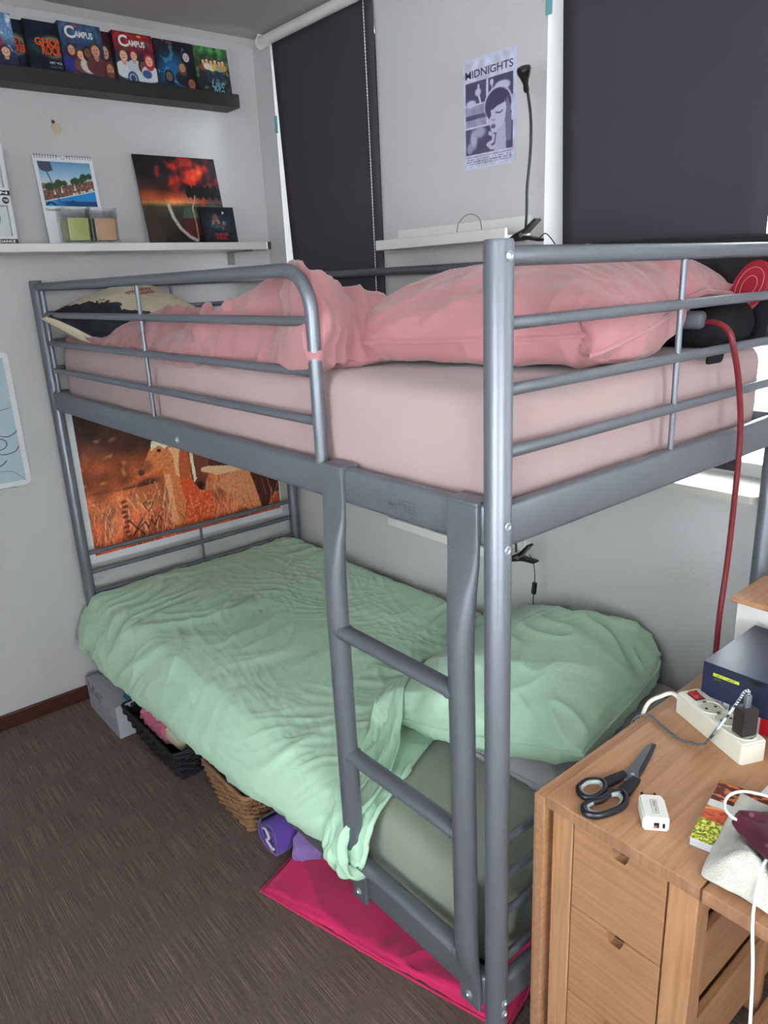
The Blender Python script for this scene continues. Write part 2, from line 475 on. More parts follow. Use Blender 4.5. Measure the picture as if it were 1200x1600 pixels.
# ------------------------------------------------------------------ roller blinds
def roller_blind(label, x, yt0, yt1, yb0, yb1, ztop, zbot, tube_y0, tube_y1, chain_y, chain_bot, bottom_bar):
    t = thing('roller_blind', (x, (yt0+yt1)/2, ztop), label, 'blind', 'charcoal roller blinds')
    bm = bmesh.new()
    nz = 24; ny = 12; rows = []
    for i in range(nz+1):
        f = i/nz; z = ztop+(zbot-ztop)*f
        a = yt0+(yb0-yt0)*f; b = yt1+(yb1-yt1)*f
        rows.append([bm.verts.new((x+0.004*math.sin(3*f+5*j/ny)*f, a+(b-a)*j/ny, z)) for j in range(ny+1)])
    for i in range(nz):
        for j in range(ny):
            bm.faces.new((rows[i][j], rows[i][j+1], rows[i+1][j+1], rows[i+1][j]))
    bmesh.ops.recalc_face_normals(bm, faces=bm.faces)
    r = bmesh.ops.solidify(bm, geom=bm.faces[:], thickness=0.0012)
    obj('cloth', bm, MT['blind'], t, True)
    bm = bmesh.new(); lathe(bm, [(0.019, tube_y0), (0.019, tube_y1)], (x-0.004, 0, ztop+0.012), 24, 'Y')
    obj('roller_tube', bm, MT['white'], t, 'auto')
    for yy in (tube_y0, tube_y1):
        bm = bmesh.new(); lathe(bm, [(0.022, yy-0.004), (0.022, yy+0.004)], (x-0.004, 0, ztop+0.012), 20, 'Y')
        box(bm, (x-0.015, yy-0.004, ztop+0.012), (x+0.012, yy+0.004, ZC-0.001))
        obj('bracket', bm, MT['white'], t, 'auto')
    if chain_y is not None:
        bm = bmesh.new()
        z = ztop; i = 0
        while z > chain_bot:
            bmesh.ops.create_icosphere(bm, subdivisions=1, radius=0.0024, matrix=Matrix.Translation((x-0.022, chain_y-0.004*math.sin((ztop-z)*2), z)))
            z -= 0.0095
        tube(bm, [(x-0.022, chain_y-0.004*math.sin((ztop-zz)*2), zz) for zz in np.linspace(ztop, chain_bot, 12)], 0.0009, 6)
        obj('bead_chain', bm, MT['bead'], t)
    if bottom_bar:
        cbox('bottom_bar', (x-0.004, yb0+0.002, zbot-0.012), (x+0.005, yb1-0.002, zbot+0.004), MT['blind'], t, 0.002)
    return t
roller_blind('narrow charcoal roller blind on the window beside the shelf corner, with a beaded chain', 0.956, 1.362, 1.950, 1.365, 1.890, 2.40, 1.08, 1.34, 2.02, 1.385, 1.12, True)
roller_blind('wide charcoal roller blind on the window right of the black gooseneck lamp', 0.956, 0.075, 0.638, 0.085, 0.60, 2.40, 1.085, 0.05, 0.665, None, 0, True)

# strips of teal tape left on the window reveals
MT['teal'] = mat('teal_tape', (110, 160, 160), 0.6)
for nm, (ya, yb, za, zb), lab in (('tape_strip', (1.972, 1.992, 2.10, 2.16), 'small teal tape strip beside the narrow blind'), ('tape_strip', (0.676, 0.697, 2.17, 2.23), 'small teal tape strip at the top left of the wide blind')):
    o = cbox(nm, (XW-0.0025, ya, za), (XW-0.0005, yb, zb), MT['teal'])
    tag(o, lab, 'tape')
# filled hole in the plaster
bm = bmesh.new()
pts = []
for k in range(14):
    a = 2*math.pi*k/14; r = 0.022*(0.7+0.5*random.Random(k).random())
    pts.append((r*math.cos(a)*0.8, r*math.sin(a)-0.012))
prism(bm, pts, (0.178, YW-0.0008, 2.085), (1, 0, 0), (0, 0, 1), (0, 1, 0), 0.0006)
hp = tag(obj('wall_patch', bm, mat('filler', (192, 172, 148), 0.9, 0, 0.1, 60)), 'small beige filler patch with a drill hole between the two shelves', 'wall patch')
bm = bmesh.new(); lathe(bm, [(0.006, 0), (0.006, 0.001)], (0.17, YW-0.0018, 2.094), 14, 'Y'); obj('drill_hole', bm, mat('hole_dark', (60, 50, 45), 0.9), hp)

# ------------------------------------------------------------------ the bunk bed
LB, WB, HB = 2.026, 0.929, 1.5915
Z2, Z3, Z4 = 1.483, 1.392, 1.3024
BT, BB = 1.2275, 1.160
bed = thing('bunk_bed', (WB/2, LB/2, 0), 'silver metal bunk bed with a ladder, filling the corner by the windows', 'bunk bed')
M = MT['metal']
def screw(x, y, z, nrm, parent, r=0.0075):
    bm = bmesh.new(); ax = 'XYZ'[max(range(3), key=lambda i: abs(nrm[i]))]; s = sum(nrm)
    lathe(bm, [(r, 0), (r, 0.0022*s), (r*0.7, 0.0035*s), (r*0.62, 0.0028*s), (r*0.45, 0.0012*s), (0.0004, 0.0012*s)], (x, y, z), 18, ax)
    return obj('screw_cap', bm, MT['cap'], parent, 'auto')
for (x, y) in ((0, 0), (0, LB), (WB, LB), (WB, 0)):
    bm = bmesh.new()
    lathe(bm, [(0.012, 0), (0.0215, 0.0), (0.0215, 0.02), (0.0205, 0.021), (0.0205, HB-0.004), (0.0185, HB), (0.004, HB+0.0006)], (x, y, 0), 28)
    p = obj('post', bm, M, bed, 'auto')
    if (x, y) == (0, 0):
        d = Vector((CP.x, CP.y, 0)).normalized()
        for z in (HB-0.022, BT-0.028, BB+0.003, 0.288, 0.262): screw(-0.002, -0.0195, z, (0, -1, 0), p, 0.0072)
# end panels: top rail, three rails, upright; deep beams; lower rails
def bar(name, a, b, r, ry=None, upv=(0, 0, 1)):
    if abs(a[2]-b[2]) > 0.01: upv = (1, 0, 0)
    return ctube(name, [a, b], r, M, bed, 16, ry, upv)
for y in (0, LB):
    bar('top_rail', (0.0, y, HB-0.021), (WB, y, HB-0.021), 0.0135, 0.0125)
    for z in (Z2, Z3, Z4): bar('rail', (0.0, y, z), (WB, y, z), 0.0092, 0.007)
    bar('upright', (0.475, y, BT-0.01), (0.475, y, HB-0.03), 0.0055)
    for z in (0.620, 0.545, 0.462, 0.360): bar('rail', (0, y, z), (WB, y, z), 0.0092, 0.007)
    bar('upright', (0.475, y, 0.30), (0.475, y, 0.620), 0.0055)
def beam(name, lo, hi):
    return cbox(name, lo, hi, M, bed, 0.009, 3)
for (zt, zb) in ((BT, BB), (0.318, 0.250)):
    for y in (0, LB):
        beam('end_beam', (0.012, y-0.011, zb), (WB-0.012, y+0.013, zt))
    for x in (0, WB):
        b = beam('side_beam', (x-0.012, 0.014, zb), (x+0.012, LB-0.014, zt))
        if x == 0 and zt == BT: screw(-0.0122, 1.041, 1.187, (-1, 0, 0), b, 0.0085)
# guard rails: the front one is a bent tube that ends before the ladder
path = [(0, LB-0.005, HB-0.021), (0, 0.515, HB-0.021)]
for k in range(1, 9):
    a = math.radians(90*k/8); path.append((0, 0.515-0.078*math.sin(a), HB-0.021-0.078*(1-math.cos(a))))
path.append((0, 0.437, BT-0.012))
ctube('guard_rail', path, 0.0128, M, bed, 16, 0.0125, (1, 0, 0))
for z in (Z2-0.002, Z3-0.002, Z4-0.002): bar('rail', (0, 0.44, z), (0, LB-0.055, z), 0.0092, 0.007)
bar('upright', (0, 1.195, BT-0.01), (0, 1.195, HB-0.03), 0.0055)
bar('upright', (0, 1.975, BT-0.01), (0, 1.975, HB-0.03), 0.009)
bar('top_rail', (WB, 0, HB-0.021), (WB, LB, HB-0.021), 0.0128)
bar('rail', (WB, 0, Z2), (WB, LB, Z2), 0.0092, 0.007); bar('rail', (WB, 0, Z3), (WB, LB, Z3), 0.0092, 0.007)
bar('upright', (WB, 1.035, BT-0.01), (WB, 1.035, HB-0.03), 0.0055)
# slatted bases
for zt in (BB+0.018, 0.272):
    for k in range(13):
        yy = 0.10+k*(LB-0.20)/12
        cbox('slat', (0.013, yy-0.03, zt-0.014), (WB-0.013, yy+0.03, zt-0.004), M, bed, 0.003, 2)
# ladder: flattened hook over the beam flowing into a round tube
lad = bpy.data.objects.new('ladder', None); C.objects.link(lad); lad.parent = bed
lad.matrix_parent_inverse = Matrix.Translation(-Vector(bed.location))
def ladder_upright(yc, ylow):
    bm = bmesh.new(); rings = []; seg = 24
    prof = [ # z, centre x, half thickness x, half width y, squareness
        (BT+0.002, -0.010, 0.006, 0.031, 0.4), (BT-0.005, -0.0155, 0.0055, 0.0325, 0.35), (BT-0.02, -0.0165, 0.0045, 0.0325, 0.35), (BB, -0.0165, 0.0045, 0.0325, 0.35), (BB-0.03, -0.0175, 0.0065, 0.031, 0.45),
        (BB-0.075, -0.0215, 0.0125, 0.0275, 0.7), (BB-0.14, -0.0255, 0.0185, 0.0235, 0.9), (BB-0.20, -0.0265, 0.0205, 0.0225, 1.0),
        (0.62, -0.0265, 0.0205, 0.0225, 1.0), (0.40, -0.0265, 0.0205, 0.0225, 1.0), (0.345, -0.0245, 0.0175, 0.0225, 0.9), (0.315, -0.0195, 0.0085, 0.024, 0.5), (0.290, -0.0175, 0.005, 0.025, 0.4), (0.243, -0.0175, 0.005, 0.025, 0.4)]
    for z, cx, hx, hy, sq in prof:
        t = min(1, max(0, (BT-z)/(BT-0.25))); y = yc+(ylow-yc)*t
        ring = []
        for k in range(seg):
            a = 2*math.pi*k/seg; ca, sa = math.cos(a), math.sin(a)
            e = sq
            ring.append(bm.verts.new((cx+hx*math.copysign(abs(ca)**e, ca), y+hy*math.copysign(abs(sa)**e, sa), z)))
        rings.append(ring)
    for i in range(len(rings)-1):
        for k in range(seg): bm.faces.new((rings[i][k], rings[i][(k+1) % seg], rings[i+1][(k+1) % seg], rings[i+1][k]))
    bm.faces.new(rings[0]); bm.faces.new(rings[-1][::-1])
    # hook going over the top edge of the beam
    box(bm, (-0.0205, yc-0.0325, BT-0.006), (0.018, yc+0.0325, BT+0.0025), 0.003)
    box(bm, (0.0135, yc-0.0325, BT-0.03), (0.0185, yc+0.0325, BT+0.003), 0.001)
    u = obj('ladder_upright', bm, M, lad, 'auto')
    screw(-0.0225, ylow, 0.267, (-1, 0, 0), lad, 0.0075)
    return u
ladder_upright(0.385, 0.378); ladder_upright(0.055, 0.047)
for z in (0.904, 0.628, 0.366):
    bm = bmesh.new()
    tube(bm, [(-0.027, 0.372, z), (-0.027, 0.060, z)], 0.0125, 18, 0.019, (0, 0, 1))
    obj('rung', bm, M, lad, 'auto')
    for yy in (0.364, 0.072):
        bm = bmesh.new(); tube(bm, [(-0.027, yy-0.002, z), (-0.027, yy+0.002, z)], 0.0145, 18, 0.0205, (0, 0, 1)); obj('weld_collar', bm, M, lad, 'auto')
# engraved maker's mark and instruction pictogram on the front beam
MT['ink'] = mat('dark_ink', (52, 54, 60), 0.6)
lettering('maker_mark', 'IKEA', (-0.0124, 0.232, 1.185), (0, -1, 0), (0, 0, 1), 0.0055, MT['ink'], bed, 0.01)
bm = bmesh.new()
def ink_line(a, b, w=0.0006, x=-0.0126, m=None):
    a = Vector((0, *a)); b = Vector((0, *b)); d = (b-a).normalized(); n = Vector((0, -d.z, d.y))*w/2
    vs = [bm.verts.new(Vector((x, 0, 0))+p) for p in (a-n, b-n, b+n, a+n)]
    bm.faces.new(vs)
ink_line((0.213, 1.170), (0.213, 1.197))
for a, b in (((0.208, 1.190), (0.204, 1.197)), ((0.204, 1.197), (0.200, 1.190)), ((0.200, 1.190), (0.208, 1.190)),
             ((0.196, 1.198), (0.168, 1.198)), ((0.196, 1.198), (0.196, 1.191)), ((0.196, 1.191), (0.168, 1.191)), ((0.168, 1.198), (0.168, 1.180)),
             ((0.190, 1.191), (0.190, 1.183)), ((0.190, 1.183), (0.168, 1.180)), ((0.186, 1.187), (0.172, 1.186)), ((0.180, 1.198), (0.180, 1.183)),
             ((0.207, 1.172), (0.197, 1.171)), ((0.180, 1.172), (0.168, 1.171)), ((0.230, 1.180), (0.220, 1.180))):
    ink_line(a, b)
obj('pictogram', bm, MT['ink'], bed)

# ------------------------------------------------------------------ mattresses
def mattress(name, label, lo, hi, m, group=None, seed=0, amp=0.004, corner=0.045):
    bm = bmesh.new()
    box(bm, lo, hi, corner, 4)
    bmesh.ops.triangulate(bm, faces=[f for f in bm.faces if len(f.verts) > 4])
    bm2 = bm
    for it in range(5):
        es = [e for e in bm2.edges if e.calc_length() > 0.04]
        if not es: break
        bmesh.ops.subdivide_edges(bm2, edges=es, cuts=1, use_grid_fill=True)
    for v in bm2.verts:
        p = v.co
        n = noise.fractal(Vector((p.x*2.2+seed, p.y*1.6, p.z*3)), 1.0, 2.0, 3)
        r = 1-abs(noise.noise(Vector((p.x*5+p.y*2.5+seed, p.y*2.0-p.z*6, p.z*4))))
        side = 1.0
        d = amp*n+amp*0.9*max(0, r-0.86)*7
        c = Vector(((lo[0]+hi[0])/2, (lo[1]+hi[1])/2, (lo[2]+hi[2])/2))
        dirv = Vector(((p.x-c.x)/(hi[0]-lo[0]), (p.y-c.y)/(hi[1]-lo[1]), (p.z-c.z)/(hi[2]-lo[2])))
        ax = max(range(3), key=lambda i: abs(dirv[i]))
        dv = Vector((0, 0, 0)); dv[ax] = math.copysign(1, dirv[ax])
        if ax == 2 and dirv.z < 0: continue
        v.co = p+dv*d
    o = obj(name, bm2, m, None, True)
    return tag(o, label, 'mattress')
mattress('mattress', 'thick mattress in a pale pink fitted sheet on the upper bunk', (0.028, 0.030, BB+0.020), (WB-0.028, LB-0.035, 1.382), MT['pinksheet'], seed=3, amp=0.0045, corner=0.04)
mattress('mattress', 'mattress in an olive grey fitted sheet on the lower bunk', (0.022, 0.030, 0.275), (WB-0.028, LB-0.035, 0.462), MT['greysheet'], seed=9, amp=0.003, corner=0.045)

# ------------------------------------------------------------------ bedding, draped by a short cloth simulation
SIMS = []
def collider(lo, hi, bev=0.03, fr=25, th=0.003):
    bm = bmesh.new(); box(bm, lo, hi, bev, 3)
    me = bpy.data.meshes.new('body'); bm.to_mesh(me); bm.free()
    o = bpy.data.objects.new('body', me); C.objects.link(o)
    o.modifiers.new('collision', 'COLLISION')
    o.collision.thickness_outer = th; o.collision.cloth_friction = fr
    return o
def collide_mesh(src, fr=25, th=0.003):
    o = bpy.data.objects.new('body', src.data.copy()); o.matrix_world = src.matrix_world.copy(); C.objects.link(o)
    o.modifiers.new('collision', 'COLLISION')
    o.collision.thickness_outer = th; o.collision.cloth_friction = fr
    return o
def drape(bm, frames, cols, pressure=0, shrink=0.0, mass=0.3, stiff=15, bend=0.4, shear=5, q=6, fr=20, selfc=False, sdist=0.006, damp=2.0, pins=None):
    """run the cloth and hand back the settled mesh; the helper bodies are deleted"""
    me = bpy.data.meshes.new('cloth'); bm.to_mesh(me); bm.free()
    o = bpy.data.objects.new('cloth', me); C.objects.link(o)
    m = o.modifiers.new('cloth', 'CLOTH'); s = m.settings
    if pins:
        vg = o.vertex_groups.new(name='pin'); vg.add(pins, 1.0, 'REPLACE'); s.vertex_group_mass = 'pin'
    s.quality = q; s.mass = mass; s.tension_stiffness = stiff; s.compression_stiffness = stiff
    s.shear_stiffness = shear; s.bending_stiffness = bend; s.air_damping = damp
    s.tension_damping = 5; s.compression_damping = 5; s.shear_damping = 5
    s.shrink_min = shrink
    if pressure: s.use_pressure = True; s.uniform_pressure_force = pressure
    cs = m.collision_settings; cs.use_collision = True; cs.distance_min = 0.004; cs.collision_quality = 3
    cs.use_self_collision = selfc; cs.self_distance_min = sdist
    m.point_cache.frame_start = 1; m.point_cache.frame_end = frames+2
    S.frame_start = 1; S.frame_end = frames+2
    for f in range(1, frames+1): S.frame_set(f)
    dg = bpy.context.evaluated_depsgraph_get()
    out = bpy.data.meshes.new_from_object(o.evaluated_get(dg))
    bpy.data.objects.remove(o, do_unlink=True)
    for c in cols: bpy.data.objects.remove(c, do_unlink=True)
    S.frame_set(1)
    return out
def bag(w, h, nu, nv, th, fn, seed=0, flat=4, jit=0.004):
    """closed two-sided bag (pillow or duvet); fn maps (x, y, z) of the flat bag into the room"""
    bm = bmesh.new(); V = {}
    for s in (0, 1):
        for i in range(nu+1):
            for j in range(nv+1):
                if s and (i in (0, nu) or j in (0, nv)): V[s, i, j] = V[0, i, j]; continue
                u = i/nu; v = j/nv
                pr = (max(0, 1-abs(2*u-1)**flat)*max(0, 1-abs(2*v-1)**flat))**.5
                z = (1 if s else -1)*th/2*pr+jit*noise.noise(Vector((u*11*w+seed, v*11*h, s*5+seed)))*pr
                V[s, i, j] = bm.verts.new(fn((u-.5)*w, (v-.5)*h, z))
    for s in (0, 1):
        for i in range(nu):
            for j in range(nv):
                f = [V[s, i, j], V[s, i+1, j], V[s, i+1, j+1], V[s, i, j+1]]
                if s == 0: f.reverse()
                bm.faces.new(f)
    rim = [(i, 0) for i in range(nu)]+[(nu, j) for j in range(nv)]+[(i, nv) for i in range(nu, 0, -1)]+[(0, j) for j in range(nv, 0, -1)]
    bm.verts.index_update()
    idx = [V[0, i, j].index for i, j in rim]
    return bm, idx
def seam(me, idx, r, m, parent, name='piping'):
    """the sewn edge running round a pillow or duvet cover"""
    pts = [me.vertices[i].co.copy() for i in idx]
    return ctube(name, pts, r, m, parent, 6, None, None, True)
def relax(me, it=1, k=0.5):
    bm = bmesh.new(); bm.from_mesh(me)
    for _ in range(it): bmesh.ops.smooth_vert(bm, verts=bm.verts, factor=k, use_axis_x=True, use_axis_y=True, use_axis_z=True)
    bm.to_mesh(me); bm.free()
def finish(name, me, m, label, cat, group=None, sub=1):
    o = meshobj(name, me, m, None, True)
    s = o.modifiers.new('smooth', 'SUBSURF'); s.levels = sub; s.render_levels = sub
    return tag(o, label, cat, group)
def rotz(a): return Matrix.Rotation(a, 4, 'Z')
def posed(loc, rz=0, rx=0, ry=0):
    Mx = Matrix.Translation(Vector(loc)) @ rotz(rz) @ Matrix.Rotation(ry, 4, 'Y') @ Matrix.Rotation(rx, 4, 'X')
    return lambda x, y, z: Mx @ Vector((x, y, z))


# --- creases: ridged gradient noise evaluated on the flat cloth, stretched along a fold direction
def _grad(ix, iy, seed):
    h = (ix*374761393+iy*668265263+seed*974634777) & 0xffffffff
    h = ((h ^ (h >> 13))*1274126177) & 0xffffffff
    a = ((h ^ (h >> 16)) & 0xffff)/65536.0*2*np.pi
    return np.cos(a), np.sin(a)
def pnoise(x, y, seed=0):
    x0 = np.floor(x).astype(np.int64); y0 = np.floor(y).astype(np.int64)
    fx = x-x0; fy = y-y0
    sx = fx*fx*fx*(fx*(fx*6-15)+10); sy = fy*fy*fy*(fy*(fy*6-15)+10)
    r = []
    for dx in (0, 1):
        for dy in (0, 1):
            gx, gy = _grad(x0+dx, y0+dy, seed); r.append(gx*(fx-dx)+gy*(fy-dy))
    return ((r[0]*(1-sx)+r[2]*sx)*(1-sy)+(r[1]*(1-sx)+r[3]*sx)*sy)*1.5
def creases(x, y, seed, spec):
    h = np.zeros_like(x)
    for n, (ang, fa, fc, amp, pw, warp) in enumerate(spec):
        s = seed*31+n*7
        wx = x+warp*pnoise(x*3.1, y*3.1, s+1); wy = y+warp*pnoise(x*3.1+9, y*3.1-4, s+2)
        a = math.radians(ang)
        u = wx*math.cos(a)+wy*math.sin(a); v = -wx*math.sin(a)+wy*math.cos(a)
        r = 1-np.abs(pnoise(u*fa, v*fc, s+3))
        m = np.clip(0.5+1.3*pnoise(x*1.9+3, y*1.9, s+4), 0.0, 1.0)
        h += amp*m*(r**pw-0.35)
    return h
def refine(me, rest, levels, seed, spec, paint=None):
    at = me.attributes.new('rest', 'FLOAT_VECTOR', 'POINT')
    at.data.foreach_set('vector', np.array(rest, dtype=np.float32).ravel())
    o = bpy.data.objects.new('tmp', me); C.objects.link(o)
    m = o.modifiers.new('s', 'SUBSURF'); m.levels = levels
    dg = bpy.context.evaluated_depsgraph_get(); dg.update()
    out = bpy.data.meshes.new_from_object(o.evaluated_get(dg))
    bpy.data.objects.remove(o, do_unlink=True)
    n = len(out.vertices)
    co = np.empty(n*3, np.float32); out.vertices.foreach_get('co', co); co = co.reshape(-1, 3)
    no = np.empty(n*3, np.float32); out.vertex_normals.foreach_get('vector', no); no = no.reshape(-1, 3)
    rs = np.empty(n*3, np.float32); out.attributes['rest'].data.foreach_get('vector', rs); rs = rs.reshape(-1, 3).astype(float)
    h = creases(rs[:, 0]+rs[:, 2]*7.3, rs[:, 1]+rs[:, 2]*3.1, seed, spec)
    co = co+no*h[:, None].astype(np.float32)
    out.vertices.foreach_set('co', co.ravel())
    if paint is not None:
        cc = np.ones((n, 4), np.float32); cc[:, :3] = srgb2lin(paint(rs)); ca = out.color_attributes.new('print', 'FLOAT_COLOR', 'POINT'); ca.data.foreach_set('color', cc.ravel())
    out.attributes.remove(out.attributes['rest'])
    out.update()
    return out
def bag_rest(w, h, nu, nv):
    R = []
    for s in (0, 1):
        for i in range(nu+1):
            for j in range(nv+1):
                if s and (i in (0, nu) or j in (0, nv)): continue
                R.append(((i/nu-.5)*w, (j/nv-.5)*h, s))
    return R

# --- green duvet on the lower bunk
UT = 0.462
def duvet_fn(x, y, z):
    u = x+0.5; v = y+0.5
    X = -0.185+1.12*u+0.045*v*(1-u)*0+0.11*(1-v)**2*(1-u)
    y_end = 0.37+0.36*max(0, min(1, (X-0.0)/0.9))
    Y = 2.085-(2.085-y_end)*(1-v)
    wob = 0.012*noise.noise(Vector((X*5, Y*4, 1.7)))+0.008*noise.noise(Vector((X*11, Y*9, 4.7)))
    return Vector((X, Y, UT+0.065+z+wob+0.03*math.sin(math.pi*min(1, max(0, X/0.9)))))
cols = [collider((-0.022, 0.0, 0.0), (0.905, 2.03, UT), 0.05), collider((XW, -0.5, 0), (XW+0.2, 2.3, 1.2), 0), collider((-1, YW, 0), (1.2, YW+0.2, 1.2), 0)]
bm, rim = bag(1.0, 1.0, 64, 90, 0.06, duvet_fn, 2, 8, 0.010)
me = drape(bm, 24, cols, pressure=3.0, shrink=-0.05, mass=0.35, stiff=12, bend=0.3, q=5, selfc=False)
ridx = [me.vertices[i].co.copy() for i in rim]
rest = [(a*1.15, b*1.6, c) for a, b, c in bag_rest(1, 1, 64, 90)]
me = refine(me, rest, 2, 5, [(-20, 2.2, 9, 0.014, 2.0, 0.14), (25, 3.5, 15, 0.009, 2.2, 0.10), (-55, 5, 24, 0.006, 2.4, 0.08), (70, 6, 30, 0.003, 2.0, 0.06)])
gd = tag(meshobj('duvet', me, MT['green'], None, True), 'rumpled mint green duvet hanging over the side of the lower bunk', 'duvet')

# --- pillows
def pillow(w, h, th, fn, cols, press, seed, m, label, nu=40, nv=46, frames=22, spec=None, hem=0.0038, shrink=-0.10, cat='pillow', mass=0.3, pmat=None, name='pillow'):
    bm, rim = bag(w, h, nu, nv, th, fn, seed, 4, 0.006)
    me = drape(bm, frames, cols, pressure=press, shrink=shrink, mass=mass, stiff=15, bend=0.25, q=6)
    pts = [me.vertices[i].co.copy() for i in rim]
    me = refine(me, bag_rest(w, h, nu, nv), 2, seed, spec or [(30, 3, 9, 0.013, 2.4, 0.12), (-40, 5, 16, 0.009, 2.5, 0.10), (80, 8, 30, 0.004, 2.2, 0.06)])
    o = tag(meshobj(name, me, m, None, True), label, cat)
    if hem:
        ctube('hem', pts, hem, pmat or m, o, 6, None, None, True)
    return o
LM = lambda: collider((0.0, 0.0, 0.0), (0.905, 2.03, UT), 0.04)
BEDW = lambda: [collider((XW, -0.5, 0), (XW+0.2, 2.3, 2.2), 0)]
ENDP = lambda z0, z1: [collider((-0.1, -0.1, z0), (1.0, 0.008, z1), 0)]
gp = pillow(0.53, 0.64, 0.10, posed((0.660, 0.330, UT+0.065), math.radians(92)), [LM()]+BEDW()+ENDP(0.3, 0.66), 14, 21, MT['greypil'], 'flat grey pillow lying underneath the mint green pillow')
mp_ = pillow(0.50, 0.70, 0.13, posed((0.610, 0.372, UT+0.135), math.radians(103), math.radians(-2)), [LM(), collide_mesh(gp)]+BEDW()+ENDP(0.3, 0.66), 18, 33, MT['green'], 'plump mint green pillow on the lower bunk, on top of the grey one', frames=30)
# turned-back end of the duvet
fpath = smooth_path([(-0.105, 0.43, 0.39), (-0.095, 0.415, 0.45), (-0.05, 0.40, 0.515), (0.06, 0.42, 0.55), (0.25, 0.52, 0.56), (0.50, 0.65, 0.57), (0.70, 0.72, 0.58), (0.90, 0.77, 0.58)], 10)
fcum = [0.0]
for a, b in zip(fpath, fpath[1:]): fcum.append(fcum[-1]+(b-a).length)
def fold_fn(x, y, z):
    s = (y+0.5)*fcum[-1]
    i = min(len(fcum)-2, max(0, next((k for k in range(len(fcum)-1) if fcum[k+1] >= s), len(fcum)-2)))
    t = (s-fcum[i])/(fcum[i+1]-fcum[i]); p = fpath[i].lerp(fpath[i+1], t)
    d = (fpath[i+1]-fpath[i]).normalized(); sd = Vector((0.45, -0.9, 0)); sd = (sd-d*sd.dot(d)).normalized(); n = sd.cross(d)
    if n.z < 0 and abs(n.z) > 0.3: n = -n
    if abs(n.z) <= 0.3 and n.x > 0: n = -n
    w = 0.115*(0.55+0.45*math.sin(math.pi*min(1, 0.2+(y+0.5)*0.9)))
    return p+sd*(x*w*2*0.5)+n*(z*0.8)
bm, rim = bag(1.0, 1.0, 14, 96, 0.035, fold_fn, 8, 6, 0.004)
me = drape(bm, 14, [LM(), collide_mesh(gd), collide_mesh(mp_)], pressure=3, shrink=-0.08, mass=0.3, stiff=15, bend=0.2, q=6)
me = refine(me, [(a*0.14, b*1.2, c) for a, b, c in bag_rest(1, 1, 14, 96)], 2, 61, [(80, 3, 26, 0.009, 2.0, 0.05), (100, 5, 40, 0.005, 2.2, 0.04)])
meshobj('turned_back_edge', me, MT['green'], gd, True)

# --- bedding of the upper bunk
UTZ = 1.385
UM = lambda: collider((0.02, 0.02, 1.0), (0.905, 2.0, UTZ), 0.04)
pp = pillow(0.68, 0.60, 0.17, posed((0.555, 0.345, UTZ+0.13), math.radians(11), 0, math.radians(-9)), [UM(), collider((0.66, -0.1, UTZ), (0.93, 0.24, UTZ+0.085), 0.02)]+ENDP(1.40, 1.62), 18, 44, MT['pink'], 'large washed pink pillow on the upper bunk beside the near bedpost', mass=0.35, hem=0.0055)
def crumple_fn(x, y, z):
    u = x+0.5; v = y+0.5           # v = 0 near the ladder, 1 at the far end
    X = 0.03+0.87*u; Y = 0.47+1.47*v
    n3 = noise.noise_vector(Vector((X*3.0, Y*2.6, 7.1)))*0.055+noise.noise_vector(Vector((X*7.5, Y*6.5, 2.1)))*0.022
    near = math.exp(-((v-0.10)/0.13)**2)*max(0.0, 1.0-2.6*max(0, u-0.14))
    mid = math.exp(-((v-0.45)/0.28)**2)*(0.95-0.7*u)
    r1 = 1-abs(noise.noise(Vector((X*2.6+Y*1.5, Y*3.2-X, 5.5)))*1.6)
    r2 = 1-abs(noise.noise(Vector((X*5.2-Y*2, Y*5.0+X, 9.5)))*1.6)
    top = 0.035+0.150*near+0.125*mid+0.055*max(0, r1)**2+0.03*max(0, r2)**2
    top *= 1-0.62*max(0, min(1, (u-0.25)/0.25))*max(0, min(1, (0.42-v)/0.2))
    top *= 1-0.8*max(0, min(1, (0.55-u)/0.15))*max(0, min(1, (v-0.70)/0.1))
    Z = UTZ+0.02+(top if z > 0 else 0.012)+(z*0.3)
    return Vector((X+n3.x, Y+n3.y*1.2, Z+n3.z*0.25))
bm, rim = bag(1.0, 1.0, 56, 92, 0.03, crumple_fn, 5, 8, 0.0)
cols = [UM(), collider((-0.20, -0.1, 1.28), (-0.012, 2.2, 1.8), 0), collider((0.945, -0.1, 1.0), (1.1, 2.3, 1.8), 0), collider((-0.2, 2.018, 1.0), (1.1, 2.2, 1.8), 0)]
me = drape(bm, 10, cols, pressure=2.5, shrink=-0.03, mass=0.35, stiff=12, bend=0.3, q=6, selfc=False)
me = refine(me, [(a*1.0, b*1.7, c) for a, b, c in bag_rest(1, 1, 56, 92)], 2, 15, [(55, 1.5, 4.5, 0.034, 1.8, 0.20), (-35, 2, 8, 0.018, 2.6, 0.16), (85, 2.5, 13, 0.012, 2.6, 0.12), (10, 5, 22, 0.006, 2.2, 0.08)])
pd = tag(meshobj('duvet', me, MT['pink'], None, True), 'crumpled washed pink duvet heaped along the upper bunk', 'duvet')

